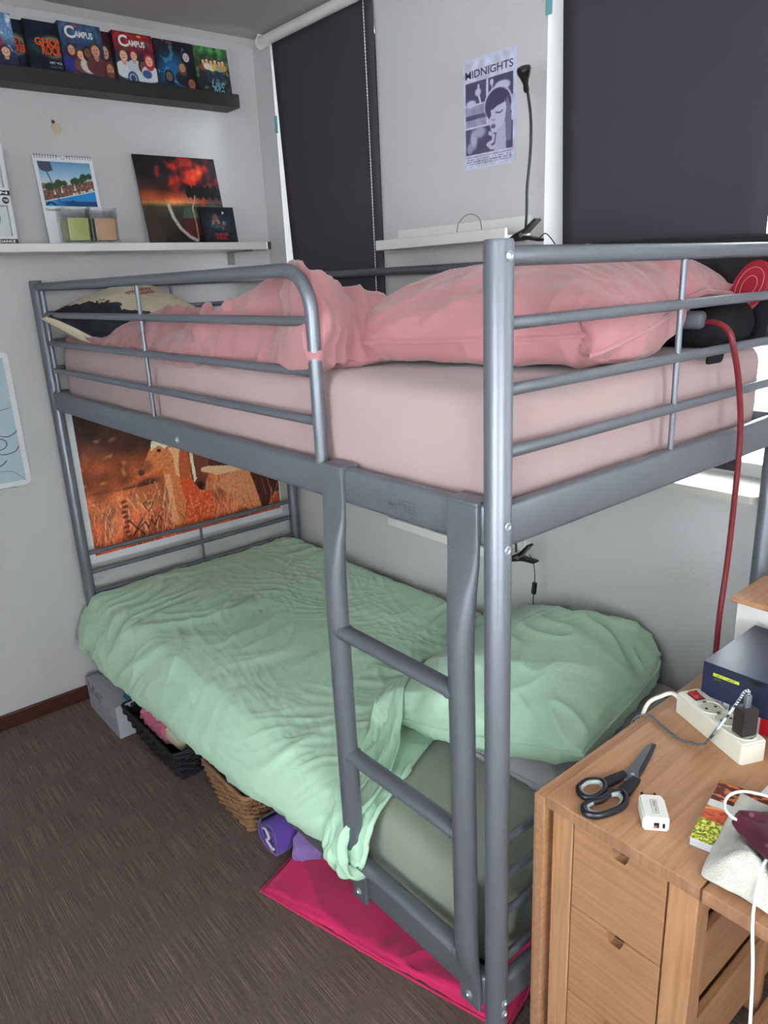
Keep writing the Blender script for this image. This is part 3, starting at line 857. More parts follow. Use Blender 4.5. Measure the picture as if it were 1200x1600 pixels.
# ------------------------------------------------------------------ printed pictures, painted vertex by vertex
class Paint:
    """small canvas; u to the right 0..1, v upwards 0..1"""
    def __init__(s, nx, ny, base, asp=1.0):
        s.nx, s.ny, s.asp = nx, ny, asp
        u, v = np.meshgrid(np.linspace(0, 1, nx), np.linspace(0, 1, ny))
        s.u, s.v = u, v
        s.c = np.zeros((ny, nx, 3))+np.array(base, float)
    def mix(s, m, col, k=1.0):
        m = np.clip(m, 0, 1)[..., None]*k
        s.c = s.c*(1-m)+np.array(col, float)*m
    def ell(s, cx, cy, rx, ry, col, soft=0.15, k=1.0, rot=0):
        dx = s.u-cx; dy = s.v-cy
        if rot:
            a = math.radians(rot); dy2 = dy/s.asp if False else dy
            dx, dy = dx*math.cos(a)+dy2*math.sin(a), -dx*math.sin(a)+dy2*math.cos(a)
        d = np.sqrt((dx/rx)**2+(dy/ry)**2)
        s.mix((1-d)/soft+0.5, col, k)
    def poly(s, pts, col, k=1.0):
        x, y = s.u, s.v; ins = np.zeros(x.shape, bool); n = len(pts); j = n-1
        for i in range(n):
            xi, yi = pts[i]; xj, yj = pts[j]
            c = ((yi > y) != (yj > y)) & (x < (xj-xi)*(y-yi)/((yj-yi) if yj != yi else 1e-9)+xi)
            ins ^= c; j = i
        s.mix(ins.astype(float), col, k)
    def grad(s, stops):
        vs = [a for a, _ in stops]
        for ch in range(3): s.c[..., ch] = np.interp(s.v, vs, [c[ch] for _, c in stops])
    def noise(s, fx, fy, amt, seed, col=None, thr=None):
        n = pnoise(s.u*fx, s.v*fy, seed)
        if col is None: s.c = s.c*(1+amt*n[..., None])
        else: s.mix((n-thr)*6, col, amt)
    def stroke(s, pts, w, col, k=1.0):
        d = np.full(s.u.shape, 9.0); A = s.asp
        for (x0, y0), (x1, y1) in zip(pts, pts[1:]):
            vx, vy = x1-x0, (y1-y0)*A; L2 = vx*vx+vy*vy+1e-12
            t = np.clip(((s.u-x0)*vx+(s.v-y0)*A*vy)/L2, 0, 1)
            d = np.minimum(d, np.hypot(s.u-x0-t*vx, (s.v-y0)*A-t*vy))
        s.mix((w-d)/(w*0.5)+0.3, col, k)
    def bust(s, cx, cy, r, skin, hair, shirt, long=False, A=None):
        A = A or 1/s.asp
        s.ell(cx, cy-r*2.5*A, r*1.9, r*1.6*A, shirt)
        s.ell(cx, cy-r*1.05*A, r*0.42, r*0.7*A, [x*0.85 for x in skin])
        if long: s.ell(cx, cy-r*0.35*A, r*1.05, r*1.5*A, hair)
        s.ell(cx, cy+r*0.15*A, r*0.95, r*1.15*A, hair)
        s.ell(cx, cy-r*0.1*A, r*0.72, r*0.95*A, skin)
        for dx in (-0.28, 0.28): s.ell(cx+dx*r, cy+0.08*r*A, r*0.13, r*0.09*A, (50, 35, 30), 0.5, 0.8)
        s.ell(cx, cy-0.45*r*A, r*0.28, r*0.1*A, (150, 70, 70), 0.5, 0.8)
        s.ell(cx, cy-0.15*r*A, r*0.08, r*0.2*A, [x*0.8 for x in skin], 0.8, 0.6)
def printed(name, pt, O, U, W, w, h, parent, mt=None, off=0.0008, bend=None):
    """the painted canvas as a mesh surface lying on the front of its carrier"""
    O = Vector(O); U = Vector(U).normalized(); W = Vector(W).normalized(); N = U.cross(W)
    verts = []
    for j in range(pt.ny):
        for i in range(pt.nx):
            p = O+U*(w*i/(pt.nx-1))+W*(h*j/(pt.ny-1))+N*off
            if bend: p = bend(p, i/(pt.nx-1), j/(pt.ny-1), N)
            verts.append(p)
    faces = [(j*pt.nx+i, j*pt.nx+i+1, (j+1)*pt.nx+i+1, (j+1)*pt.nx+i) for j in range(pt.ny-1) for i in range(pt.nx-1)]
    me = bpy.data.meshes.new(name); me.from_pydata(verts, [], faces)
    ca = me.color_attributes.new('print', 'FLOAT_COLOR', 'POINT')
    col = np.ones((pt.nx*pt.ny, 4), np.float32); col[:, :3] = srgb2lin(pt.c).reshape(-1, 3)
    ca.data.foreach_set('color', col.ravel())
    return meshobj(name, me, mt or MT['print'], parent)
SK = (205, 150, 120); SK2 = (225, 175, 145); SK3 = (120, 78, 58)

# ------------------------------------------------------------------ black ledge and the boxes on it
bm = bmesh.new()
poly = [(0, 0), (0.100, 0), (0.100, 0.045), (0.092, 0.045), (0.092, 0.030), (0, 0.030)]
prism(bm, poly, (-1.10, YW, 2.18), (0, -1, 0), (0, 0, 1), (1, 0, 0), 0.833+1.10)
bmesh.ops.bevel(bm, geom=bm.edges[:], offset=0.0012, segments=1, affect='EDGES')
tag(obj('picture_ledge', bm, MT['shelfblack'], None, 'auto'), 'long black ledge high on the wall, carrying upright picture cases', 'shelf')
MT['case'] = mat('dark_case', (22, 22, 26), 0.35)
UX = Vector((1, 0, 0))
TH = 0.028
def case(x0, x1, h, yb, label, pt, th=TH, tilt=0.10):
    """upright slim case leaning back; returns (thing, O, U, W) of its front face"""
    w = x1-x0; Wd = Vector((0, math.sin(tilt), math.cos(tilt))); Nn = UX.cross(Wd)
    O = Vector((x0, yb, 2.211))
    t = thing('film_case', (x0+w/2, yb+th/2, 2.211), label, 'case', 'cases on the black ledge')
    bm = bmesh.new(); prism(bm, [(0, 0), (w, 0), (w, h), (0, h)], O, UX, Wd, -Nn, th)
    bmesh.ops.bevel(bm, geom=bm.edges[:], offset=0.0012, segments=1, affect='EDGES')
    obj('case', bm, MT['case'], t, 'auto')
    printed('cover', pt, O+Wd*0.001+UX*0.001, UX, Wd, w-0.002, h-0.002, t)
    return t, O, UX, Wd
def pos(O, U, W, w, h, u, v): return O+U*(w*u)+W*(h*v)
MT['txtw'] = mat('white_ink', (222, 222, 220), 0.5); MT['txto'] = mat('orange_ink', (214, 84, 40), 0.5)
MT['txtb'] = mat('blue_ink', (120, 178, 205), 0.5); MT['txtk'] = mat('black_ink', (24, 24, 28), 0.6); MT['txtr'] = mat('red_ink', (176, 38, 36), 0.5)
MT['teal_ink'] = mat('teal_ink', (60, 110, 120), 0.5)
H = 0.166; YB0 = 2.032
# 1 leftmost, pale blue sky with people
p = Paint(60, 80, (90, 120, 160)); p.grad([(0, (30, 34, 60)), (0.4, (50, 60, 100)), (0.6, (110, 150, 190)), (1, (90, 125, 170))])
p.noise(5, 5, 0.8, 3, (225, 232, 240), 0.15); p.ell(0.45, 0.52, 0.3, 0.16, (150, 40, 50)); p.bust(0.45, 0.66, 0.14, SK, (40, 25, 20), (170, 40, 50), False, 0.7); p.bust(0.78, 0.34, 0.12, SK2, (50, 35, 30), (40, 40, 70), False, 0.7); p.noise(30, 30, 0.25, 9)
case(-0.075, 0.069, H, YB0, 'leftmost case on the black ledge, pale blue cover cut by the photo edge', p)
# 2, 3 dark navy
def navy(full):
    p = Paint(60, 80, (14, 24, 42)); p.noise(4, 5, 0.5, 7); p.ell(0.55, 0.55, 0.5, 0.18, (24, 78, 74), 0.6, 0.8); p.ell(0.62, 0.55, 0.30, 0.2, (150, 136, 104), 0.3, 0.75); p.ell(0.55, 0.53, 0.3, 0.14, (60, 26, 24), 0.3, 0.9)
    return p
t, O, U, W = case(0.0, 0.122, H-0.004, YB0+0.030, 'navy case with orange lettering, behind the pale blue one', navy(0), 0.024)
lettering('title', 'ST', pos(O, U, W, 0.122, H, 0.60, 0.56), U, W, 0.017, MT['txto'], t, 0.03, 0.0012)
lettering('title', 'CKERS', pos(O, U, W, 0.122, H, 0.56, 0.42), U, W, 0.020, MT['txto'], t, 0.03, 0.0012, width=0.048)
t, O, U, W = case(0.106, 0.236, H-0.004, YB0+0.008, 'navy case with full orange title, left of the blue group cover', navy(1), 0.026)
lettering('title', 'GHOST', pos(O, U, W, 0.13, H, 0.20, 0.55), U, W, 0.021, MT['txto'], t, 0.035, 0.0012, width=0.100)
lettering('title', 'ROCKERS', pos(O, U, W, 0.13, H, 0.34, 0.40), U, W, 0.026, MT['txto'], t, 0.035, 0.0012, width=0.095)
lettering('subtitle', 'HET VOLLEDIGE', pos(O, U, W, 0.13, H, 0.48, 0.24), U, W, 0.007, MT['txtw'], t, 0.01, 0.0012)
lettering('subtitle', 'SEIZOEN', pos(O, U, W, 0.13, H, 0.48, 0.17), U, W, 0.007, MT['teal_ink'], t, 0.01, 0.0012)
# 4 blue group cover
def group(bgt, bgm, folks, bar):
    p = Paint(84, 108, bgm, 1.25); p.grad([(0, (40, 40, 70)), (0.5, bgm), (0.8, bgt), (1, bgt)]); p.noise(9, 9, 0.35, 4)
    for f in folks: p.bust(*f[:6], f[6] if len(f) > 6 else False, 0.8)
    if bar: p.mix((p.v < 0.045).astype(float), bar); p.mix(((p.v > 0.05) & (p.v < 0.062)).astype(float), (215, 215, 220))
    p.noise(40, 50, 0.12, 5)
    return p
p = group((58, 84, 116), (36, 52, 92), [(0.22, 0.52, 0.115, SK, (70, 45, 30), (44, 48, 140), True), (0.42, 0.45, 0.10, SK2, (110, 50, 40), (110, 70, 60), True), (0.60, 0.50, 0.115, SK3, (40, 26, 22), (200, 190, 180), True), (0.80, 0.56, 0.14, SK, (80, 55, 40), (96, 50, 54))], (70, 90, 120))
p.ell(0.25, 0.07, 0.11, 0.05, (160, 50, 50))
t, O, U, W = case(0.208, 0.347, H+0.003, YB0-0.006, 'blue case with four faces and a white title, next to the navy ones', p)
def campus(t, O, U, W, w):
    lettering('title', 'C', pos(O, U, W, w, H, 0.13, 0.745), U, W, 0.034, MT['txtw'], t, 0.03, 0.0012)
    lettering('title', 'AMPUS', pos(O, U, W, w, H, 0.36, 0.765), U, W, 0.018, MT['txtw'], t, 0.03, 0.0012, width=w*0.42)
    lettering('title_number', '12', pos(O, U, W, w, H, 0.80, 0.80), U, W, 0.012, MT['txtr'] if False else MT['teal_ink'], t, 0.03, 0.0012)
    lettering('studio_line', 'STUDIO', pos(O, U, W, w, H, 0.30, 0.935), U, W, 0.006, MT['txto'], t, 0.01, 0.0012, width=0.024)
campus(t, O, U, W, 0.139)
# 5 narrow one behind
p = group((60, 20, 24), (60, 50, 60), [(0.72, 0.62, 0.16, SK2, (60, 40, 35), (60, 70, 120), True), (0.8, 0.3, 0.16, SK, (120, 50, 30), (50, 70, 130))], None); p.mix((p.v < 0.25).astype(float), (120, 60, 40), 0.7)
case(0.290, 0.394, H+0.002, YB0+0.026, 'narrow glimpse of a dark red case between the blue and red covers', p, 0.024)
# 6 red group cover
p = group((140, 34, 40), (40, 44, 76), [(0.20, 0.56, 0.13, SK2, (90, 60, 40), (205, 208, 212)), (0.46, 0.58, 0.105, SK2, (150, 40, 50), (190, 195, 205)), (0.66, 0.42, 0.11, SK3, (35, 25, 22), (200, 204, 212), True), (0.84, 0.52, 0.125, SK2, (170, 44, 60), (205, 208, 214), True)], (150, 40, 44))
p.ell(0.36, 0.15, 0.13, 0.13, (50, 64, 108)); p.ell(0.36, 0.15, 0.095, 0.095, (150, 160, 180)); p.ell(0.36, 0.15, 0.06, 0.06, (50, 64, 108)); p.ell(0.74, 0.26, 0.12, 0.08, (60, 90, 140)); p.ell(0.66, 0.95, 0.06, 0.02, (220, 170, 40))
t, O, U, W = case(0.385, 0.527, H+0.003, YB0-0.004, 'red case with white-shirted group and a white title', p)
campus(t, O, U, W, 0.142)
# 7 dark blue cover with pale faces
p = Paint(84, 108, (26, 26, 34), 1.25); p.noise(4, 4, 0.4, 3); p.ell(0.4, 0.35, 0.35, 0.36, (30, 96, 146), 0.9, 0.95); p.noise(6, 7, 0.55, 12, (90, 160, 200), 0.25)
p.bust(0.80, 0.72, 0.12, (200, 185, 185), (18, 16, 20), (20, 20, 26), True, 0.8); p.bust(0.66, 0.50, 0.11, (170, 130, 110), (90, 66, 50), (30, 30, 40), True, 0.8); p.bust(0.86, 0.20, 0.13, (150, 96, 78), (30, 20, 22), (24, 22, 30), True, 0.8); p.bust(0.28, 0.30, 0.12, (110, 96, 90), (28, 26, 32), (30, 44, 60), True, 0.8); p.noise(40, 50, 0.15, 8)
t, O, U, W = case(0.530, 0.676, H, YB0-0.004, 'dark blue case with pale faces, second from the right end of the ledge', p, 0.032)
lettering('studio_line', 'STUDIO', pos(O, U, W, 0.146, H, 0.32, 0.93), U, W, 0.006, MT['txto'], t, 0.01, 0.0012, width=0.024)
# 8 green cover with group and script title
p = Paint(84, 108, (40, 44, 42), 1.25); p.grad([(0, (28, 32, 36)), (0.45, (40, 40, 42)), (0.62, (60, 70, 56)), (1, (48, 110, 58))]); p.noise(7, 8, 0.5, 6); p.noise(9, 9, 0.5, 17, (110, 170, 90), 0.3)
for k, (cx, sh) in enumerate(((0.25, (150, 60, 50)), (0.36, (210, 205, 190)), (0.48, (200, 196, 180)), (0.60, (206, 160, 40)), (0.72, (110, 150, 160)), (0.82, (180, 130, 60)))): p.bust(cx, 0.70+0.02*(k % 2), 0.055, SK2, (50, 36, 28), sh, False, 0.8)
for k in range(6): p.poly([(0.2+0.11*k, 0.5), (0.27+0.11*k, 0.5), (0.28+0.11*k, 0.3), (0.19+0.11*k, 0.3)], (30, 56, 100) if k % 2 else (40, 40, 50), 0.8)
t, O, U, W = case(0.678, 0.818, H, YB0-0.002, 'green case with a small group and blue script, rightmost on the black ledge', p, 0.026)
p_, w = None, 0.14
lettering('script_title', 'Like', pos(O, U, W, w, H, 0.42, 0.20), U, W, 0.030, MT['txtb'], t, -0.005, 0.0012, width=0.052, shear=0.35)
lettering('script_title', 'Me', pos(O, U, W, w, H, 0.44, 0.04), U, W, 0.030, MT['txtb'], t, -0.005, 0.0012, width=0.046, shear=0.35)

# ------------------------------------------------------------------ white shelf and what stands on it
ws = thing('wall_shelf', (0.0, YW, 1.676), 'long white wall shelf below the black ledge, with a steel end cap', 'shelf')
cbox('board', (-1.10, YW-0.19, 1.676), (0.842, YW, 1.702), MT['white'], ws, 0.0015, 1)
cbox('end_cap', (0.842, YW-0.191, 1.675), (0.862, YW-0.001, 1.703), MT['chrome'], ws, 0.002, 1)
br = cbox('bracket', (0.770, YW-0.004, 1.627), (0.802, YW, 1.676), MT['chrome'], ws, 0.001, 1)
cbox('bracket_arm', (0.770, YW-0.15, 1.672), (0.802, YW-0.004, 1.676), MT['chrome'], ws)
screw(0.786, YW-0.004, 1.642, (0, -1, 0), ws, 0.005)
ZS = 1.7025
def leaning(name, label, cat, x0, x1, h, yb, yt, pt, m, th=0.003, art='picture', margin=0.0, group=None):
    w = x1-x0; Wd = Vector((0, yt-yb, h)).normalized(); Nn = UX.cross(Wd); O = Vector((x0, yb, ZS)); hh = h/Wd.z
    t = thing(name, (x0+w/2, yb, ZS), label, cat, group)
    bm = bmesh.new(); prism(bm, [(0, 0), (w, 0), (w, hh), (0, hh)], O, UX, Wd, -Nn, th); obj('panel' if art else 'sheet', bm, m, t)
    if pt: printed(art, pt, O+UX*margin+Wd*margin, UX, Wd, w-2*margin, hh-2*margin, t)
    return t, O, UX, Wd, hh
# fiery sky picture (plain stand-in landscape)
p = Paint(150, 140, (20, 20, 24)); p.grad([(0, (28, 24, 24)), (0.25, (52, 44, 36)), (0.42, (70, 66, 50)), (0.47, (226, 150, 84)), (0.53, (196, 84, 44)), (0.63, (70, 34, 34)), (0.75, (34, 28, 34)), (1, (24, 22, 28))])
p.mix((p.u-0.35)*1.8*(p.v > 0.45), (30, 32, 48), 0.75); p.mix((p.u-0.25)*2*(p.v <= 0.47)*(p.v > 0.2), (30, 44, 48), 0.6)
p.noise(5, 5, 0.35, 3); n = pnoise(p.u*6, p.v*6, 8)+0.5*pnoise(p.u*14, p.v*14, 9)
p.mix(np.clip(1.25-np.hypot((p.u-0.72)/0.34, (p.v-0.80)/0.24)+n*0.9, 0, 1)**1.5, (206, 46, 30)); p.noise(3, 3, 0.2, 33); p.mix(np.clip(0.75-np.hypot((p.u-0.74)/0.2, (p.v-0.83)/0.16)+n*0.9, 0, 1)**2, (255, 120, 70))
p.mix(np.clip(0.6-np.hypot((p.u-0.40)/0.12, (p.v-0.88)/0.08)+n*0.9, 0, 1), (190, 50, 36))
for k in range(14): p.ell(0.58+0.03*k, 0.60+0.02*math.sin(k*2.3), 0.028, 0.07, (16, 18, 20))
p.poly([(0.45, 0.30), (0.50, 0.42), (0.62, 0.42), (0.66, 0.30)], (70, 92, 80)); p.poly([(0.46, 0.30), (0.46, 0.1), (0.66, 0.1), (0.66, 0.30)], (84, 34, 34)); p.poly([(0.02, 0.32), (0.15, 0.36), (0.2, 0.02), (0.02, 0.02)], (60, 44, 34))
p.stroke([(0.31, 0.44), (0.34, 0.30), (0.40, 0.18), (0.50, 0.08), (0.58, 0.04)], 0.022, (196, 190, 184), 0.85); p.stroke([(0.30, 0.5), (0.31, 0.4)], 0.008, (200, 150, 120)); p.stroke([(0.66, 0.56), (0.63, 0.47), (0.60, 0.42), (0.61, 0.25), (0.60, 0.05)], 0.007, (206, 170, 130), 0.9)
p.noise(60, 60, 0.18, 21)
MT['dark_edge'] = mat('dark_card', (24, 22, 24), 0.4)
t, O, U, W, hh = leaning('picture', 'large square picture of a burning red sky, leaning on the white shelf', 'picture', 0.414, 0.735, 0.305, 2.012, 2.078, p, MT['dark_edge'], 0.004)
lettering('caption', 'an evening landscape'[:0] or 'M  A  S  T  E  R', O+U*0.11+W*0.010, U, W, 0.004, MT['txtw'], t, 0, 0.0012) if False else None
# small dark picture with red lettering
p = Paint(90, 80, (22, 22, 34)); p.noise(4, 4, 0.4, 2); p.ell(0.5, 0.52, 0.34, 0.28, (30, 60, 70), 0.9, 0.8)
for k in range(9):
    cx, cy = 0.3+0.05*k, 0.5+0.08*math.sin(k*1.9); p.ell(cx, cy, 0.045, 0.06, [(60, 110, 100), (170, 130, 110), (130, 50, 60)][k % 3], 0.5, 0.8)
p.ell(0.42, 0.68, 0.09, 0.12, (140, 100, 90), 0.5, 0.8); p.ell(0.66, 0.84, 0.03, 0.035, (190, 200, 220)); p.noise(20, 20, 0.4, 4); p.mix(((p.v < 0.10)).astype(float), (14, 14, 18))
t, O, U, W, hh = leaning('picture', 'small dark picture with red title, in front of the burning sky picture', 'picture', 0.612, 0.752, 0.128, 1.978, 1.998, p, MT['dark_edge'], 0.008)
lettering('title', 'STRANGER', O+U*0.042+W*0.026, U, W, 0.011, MT['txtr'], t, 0.02, 0.0012, width=0.062); lettering('title', 'THINGS', O+U*0.050+W*0.013, U, W, 0.010, MT['txtr'], t, 0.02, 0.0012, width=0.046)
# wall calendar standing on the shelf
p = Paint(130, 100, (150, 190, 214)); p.grad([(0, (30, 60, 110)), (0.12, (30, 96, 170)), (0.30, (40, 150, 214)), (0.33, (190, 150, 130)), (0.36, (120, 76, 60)), (0.50, (150, 110, 96)), (0.52, (196, 206, 214)), (0.7, (150, 190, 214)), (1, (96, 146, 186))])
h0 = 0.10+0.26*p.u                      # pool edge climbs to the right
p.mix(((p.v > h0) & (p.v < h0+0.26)).astype(float), (120, 84, 70)); p.c *= (1+0.5*pnoise(p.u*24, p.v*20, 5)*((p.v > h0) & (p.v < h0+0.26)))[..., None]; p.mix((np.abs(p.v-h0-0.26) < 0.012).astype(float), (190, 186, 180)); p.mix((np.abs(p.v-h0) < 0.012).astype(float), (200, 214, 220))
p.mix((p.v <= h0-0.01).astype(float), (38, 136, 200)); p.mix(((p.v < 0.12)).astype(float)*np.clip((p.u-0.2)*4, 0, 1), (24, 56, 104), 0.8)
for k in range(16):
    x = 0.10+0.056*k; r = 0.05+0.02*math.sin(k*2.1)
    if k in (7, 8): continue
    p.ell(x, 0.40+0.26*x+(0.05 if k > 12 else 0)+(0.03 if k in (4, 5) else 0), r, r*1.3, (46, 74, 46), 0.4)
for x in (0.22, 0.36, 0.62): p.poly([(x-0.02, 0.20+0.26*x), (x, 0.36+0.26*x), (x+0.02, 0.20+0.26*x)], (220, 214, 204))
for x in (0.58, 0.64, 0.74, 0.79, 0.90, 0.95): p.poly([(x-0.025, 0.115+0.27*x), (x+0.02, 0.115+0.27*x), (x+0.015, 0.15+0.27*x), (x-0.02, 0.15+0.27*x)], (220, 220, 216))
p.poly([(0, 0.99), (0.24, 0.99), (0.26, 0.80), (0.18, 0.77), (0.06, 0.78), (0.02, 0.84)], (72, 74, 98)); p.stroke([(0.13, 0.80), (0.21, 0.5), (0.28, 0.1)], 0.012, (74, 74, 90)); p.stroke([(0.03, 0.03), (0.08, 0.08), (0.15, 0.06), (0.2, 0.0)], 0.02, (20, 30, 50)); p.ell(0.53, 0.11, 0.04, 0.015, (16, 30, 60))
MT['paper'] = mat('paper', (222, 224, 228), 0.8)
t, O, U, W, hh = leaning('calendar', 'spiral-bound wall calendar with a swimming pool photo, behind the two candles', 'calendar', 0.080, 0.278, 0.285, 2.060, 2.100, None, MT['paper'], 0.003, None)
printed('photo', p, O+U*0.012+W*0.128, U, W, 0.174, 0.142, t)
lettering('month', 'December', O+U*0.010+W*0.112, U, W, 0.008, MT['txtk'], t, 0.02, 0.001)
for k in range(22):
    if 9 <= k <= 11: continue
    bm = bmesh.new(); cx = O+U*(0.006+k*0.0088)+W*(hh-0.006)
    tube(bm, [cx+Vector((0, -0.003+0.0045*math.cos(a), 0.004+0.0055*math.sin(a))) for a in np.linspace(0, 2*math.pi, 9)[:-1]], 0.0007, 5, closed=True)
    obj('binding_ring', bm, MT['ink'], t)
bm = bmesh.new(); tube(bm, smooth_path([O+U*0.078+W*(hh-0.001), O+U*0.090+W*(hh-0.001), O+U*0.099+W*(hh-0.010), O+U*0.108+W*(hh-0.001), O+U*0.120+W*(hh-0.001)], 5), 0.0009, 6); obj('hanger_wire', bm, MT['chrome'], t)
# candles in square glasses
gl2 = bpy.data.materials.new('clear_glass'); gl2.use_nodes = True
nt = gl2.node_tree; N = nt.nodes; L = nt.links; N.remove(N['Principled BSDF'])
tr = N.new('ShaderNodeBsdfTransparent'); gg = N.new('ShaderNodeBsdfGlossy'); gg.inputs['Roughness'].default_value = 0.04; tr.inputs[0].default_value = (0.96, 0.97, 0.97, 1)
lw = N.new('ShaderNodeLayerWeight'); lw.inputs[0].default_value = 0.09; ms = N.new('ShaderNodeMixShader')
L.new(lw.outputs['Facing'], ms.inputs[0]); L.new(tr.outputs[0], ms.inputs[1]); L.new(gg.outputs[0], ms.inputs[2]); L.new(ms.outputs[0], N['Material Output'].inputs[0])
MT['glass_glint'] = mat('glass_edge_highlight', (206, 210, 210), 0.15)  # pale opaque tubes stand in for highlights along the glass edges
def candle(x0, x1, y0, y1, wax, label, rz):
    c = ((x0+x1)/2, (y0+y1)/2); t = thing('candle', (c[0], c[1], ZS), label, 'candle', 'candles in glasses on the white shelf')
    w, d, h = x1-x0, y1-y0, 0.113
    def loop(bm, ww, dd, z, r):
        M_ = Matrix.Translation((c[0], c[1], z)) @ rotz(rz)
        return [bm.verts.new(M_ @ Vector((a-ww/2, b-dd/2, 0))) for a, b in rrect(ww, dd, r, 4)]
    def loft(bm, ls):
        for A, B in zip(ls, ls[1:]):
            for k in range(len(A)): bm.faces.new((A[k], A[(k+1) % len(A)], B[(k+1) % len(A)], B[k]))
        bm.faces.new(ls[0][::-1]); bm.faces.new(ls[-1])
    bm = bmesh.new(); loft(bm, [loop(bm, w, d, ZS, 0.008), loop(bm, w, d, ZS+h, 0.008), loop(bm, w-0.005, d-0.005, ZS+h, 0.007), loop(bm, w-0.014, d-0.014, ZS+0.010, 0.006)])
    obj('glass', bm, gl2, t, 'auto')
    bm = bmesh.new(); R2 = [Matrix.Translation((c[0], c[1], ZS+h)) @ rotz(rz) @ Vector((a-w/2+0.001, b-d/2+0.001, 0)) for a, b in rrect(w-0.002, d-0.002, 0.008, 4)]; tube(bm, R2, 0.0009, 6, closed=True)
    for q_ in (3, 8, 13, 18): tube(bm, [R2[q_]-Vector((0, 0, 0.001)), R2[q_]-Vector((0, 0, h-0.001))], 0.0008, 6)
    obj('edge_highlight', bm, MT['glass_glint'], t, 'auto')
    bm = bmesh.new(); loft(bm, [loop(bm, w-0.020, d-0.020, ZS+0.0105, 0.006), loop(bm, w-0.017, d-0.017, ZS+0.080, 0.006), loop(bm, w-0.022, d-0.022, ZS+0.078, 0.006)]); obj('wax', bm, wax, t, 'auto')
    ctube('wick', [(c[0], c[1], ZS+0.077), (c[0]+0.002, c[1], ZS+0.088)], 0.0009, MT['txtk'], t, 6)
candle(0.105, 0.192, 1.950, 2.035, mat('green_wax', (176, 178, 112), 0.6, 0, 0.05, 30), 'candle of yellow-green wax in a square glass', 0.05)
candle(0.200, 0.287, 1.955, 2.040, mat('tan_wax', (190, 150, 116), 0.6, 0, 0.05, 30), 'candle of tan wax in a square glass', -0.05)
# two boxed figures at the left edge of the photo (plain packaging)
MT['boxwhite'] = mat('box_card', (206, 208, 210), 0.5); MT['film'] = gl2
def figure_box(z0, h, label, code, line, dark):
    t = thing('boxed_figure', (-0.115, 1.99, z0), label, 'boxed toy', 'boxed toys stacked at the left end of the white shelf')
    x0, x1, y0, y1 = -0.180, -0.052, 1.945, 2.045
    bm = bmesh.new(); box(bm, (x0, y0+0.02, z0), (x1, y1, z0+h)); box(bm, (x0, y0, z0), (x1, y0+0.02, z0+0.022)); box(bm, (x0, y0, z0+h-0.028), (x1, y0+0.02, z0+h)); box(bm, (x0, y0, z0+0.022), (x0+0.012, y0+0.02, z0+h-0.028)); box(bm, (x1-0.012, y0, z0+0.022), (x1, y0+0.02, z0+h-0.028))
    obj('carton', bm, MT['boxwhite'], t)
    cbox('window_film', (x0+0.012, y0+0.001, z0+0.022), (x1-0.012, y0+0.0015, z0+h-0.028), gl2, t)
    cbox('base_band', (x0, y0-0.0006, z0), (x1, y0, z0+0.014), MT['case'], t)
    lettering('name_line', line, (x0+0.02, y0-0.0006, z0+0.004), (1, 0, 0), (0, 0, 1), 0.007, MT['txtw'], t, 0.02, 0.0004, width=0.10)
    bm = bmesh.new(); lathe(bm, [(0.010, 0), (0.010, 0.0008)], (x1-0.016, y0-0.001, z0+h-0.014), 20, 'Y'); obj('number_badge', bm, MT['case'], t)
    lettering('number', code, (x1-0.0225, y0-0.0012, z0+h-0.0165), (1, 0, 0), (0, 0, 1), 0.006, MT['txtw'], t, 0.02, 0.0004, width=0.013)
    bm = bmesh.new(); bmesh.ops.create_uvsphere(bm, u_segments=20, v_segments=14, radius=0.028, matrix=Matrix.Translation((x0+0.066, y0+0.0, z0+h*0.56)) @ Matrix.Scale(0.62, 4, (0, 1, 0)))
    bmesh.ops.translate(bm, verts=bm.verts, vec=(0, 0.0185, 0))
    lathe(bm, [(0.016, 0), (0.012, 0.03)], (x0+0.066, y0+0.0185, z0+0.024), 14)
    obj('figure', bm, dark, t, 'auto')
figure_box(ZS, 0.140, 'lower of the two white figure boxes at the left photo edge', '725', 'SPECIAL DANCE', mat('grey_toy', (90, 104, 116), 0.4))
figure_box(ZS+0.1405, 0.150, 'upper of the two white figure boxes at the left photo edge', '729', 'ELEVEN', mat('pale_toy', (176, 178, 180), 0.5))

# ------------------------------------------------------------------ whiteboard
wb = thing('whiteboard', (-0.45, YW, 0.905), 'whiteboard with a scribbled drawing, cut off by the left photo edge', 'whiteboard')
bm = bmesh.new(); prism(bm, rrect(0.78, 0.462, 0.02, 4), (-0.890, YW, 0.905), (1, 0, 0), (0, 0, 1), (0, -1, 0), 0.012); obj('frame', bm, mat('grey_plastic', (214, 216, 216), 0.4), wb, 'auto')
cbox('writing_surface', (-0.872, YW-0.0125, 0.923), (-0.128, YW-0.012, 1.349), mat('whiteboard_enamel', (176, 192, 204), 0.25, 0, 0.02, 5), wb)
def curl(pts, r=0.0013, m=None, x=None): return ctube('pen_line', smooth_path([(a, YW-0.0128, b) for a, b in pts], 8), r, m or MT['txtk'], wb, 5)
curl([(-0.24, 1.20), (-0.18, 1.175), (-0.135, 1.180)], 0.0008)
curl([(-0.24, 1.11), (-0.21, 1.145), (-0.185, 1.14), (-0.180, 1.115), (-0.20, 1.10), (-0.165, 1.082), (-0.135, 1.092), (-0.128, 1.10)])
curl([(-0.22, 1.06), (-0.19, 1.078), (-0.168, 1.066), (-0.175, 1.045), (-0.21, 1.035), (-0.18, 1.022), (-0.145, 1.028), (-0.130, 1.045)])
curl([(-0.24, 0.985), (-0.20, 0.985), (-0.178, 1.0)])
curl([(-0.22, 0.965), (-0.17, 0.96), (-0.14, 0.935), (-0.132, 0.922)], 0.0006)
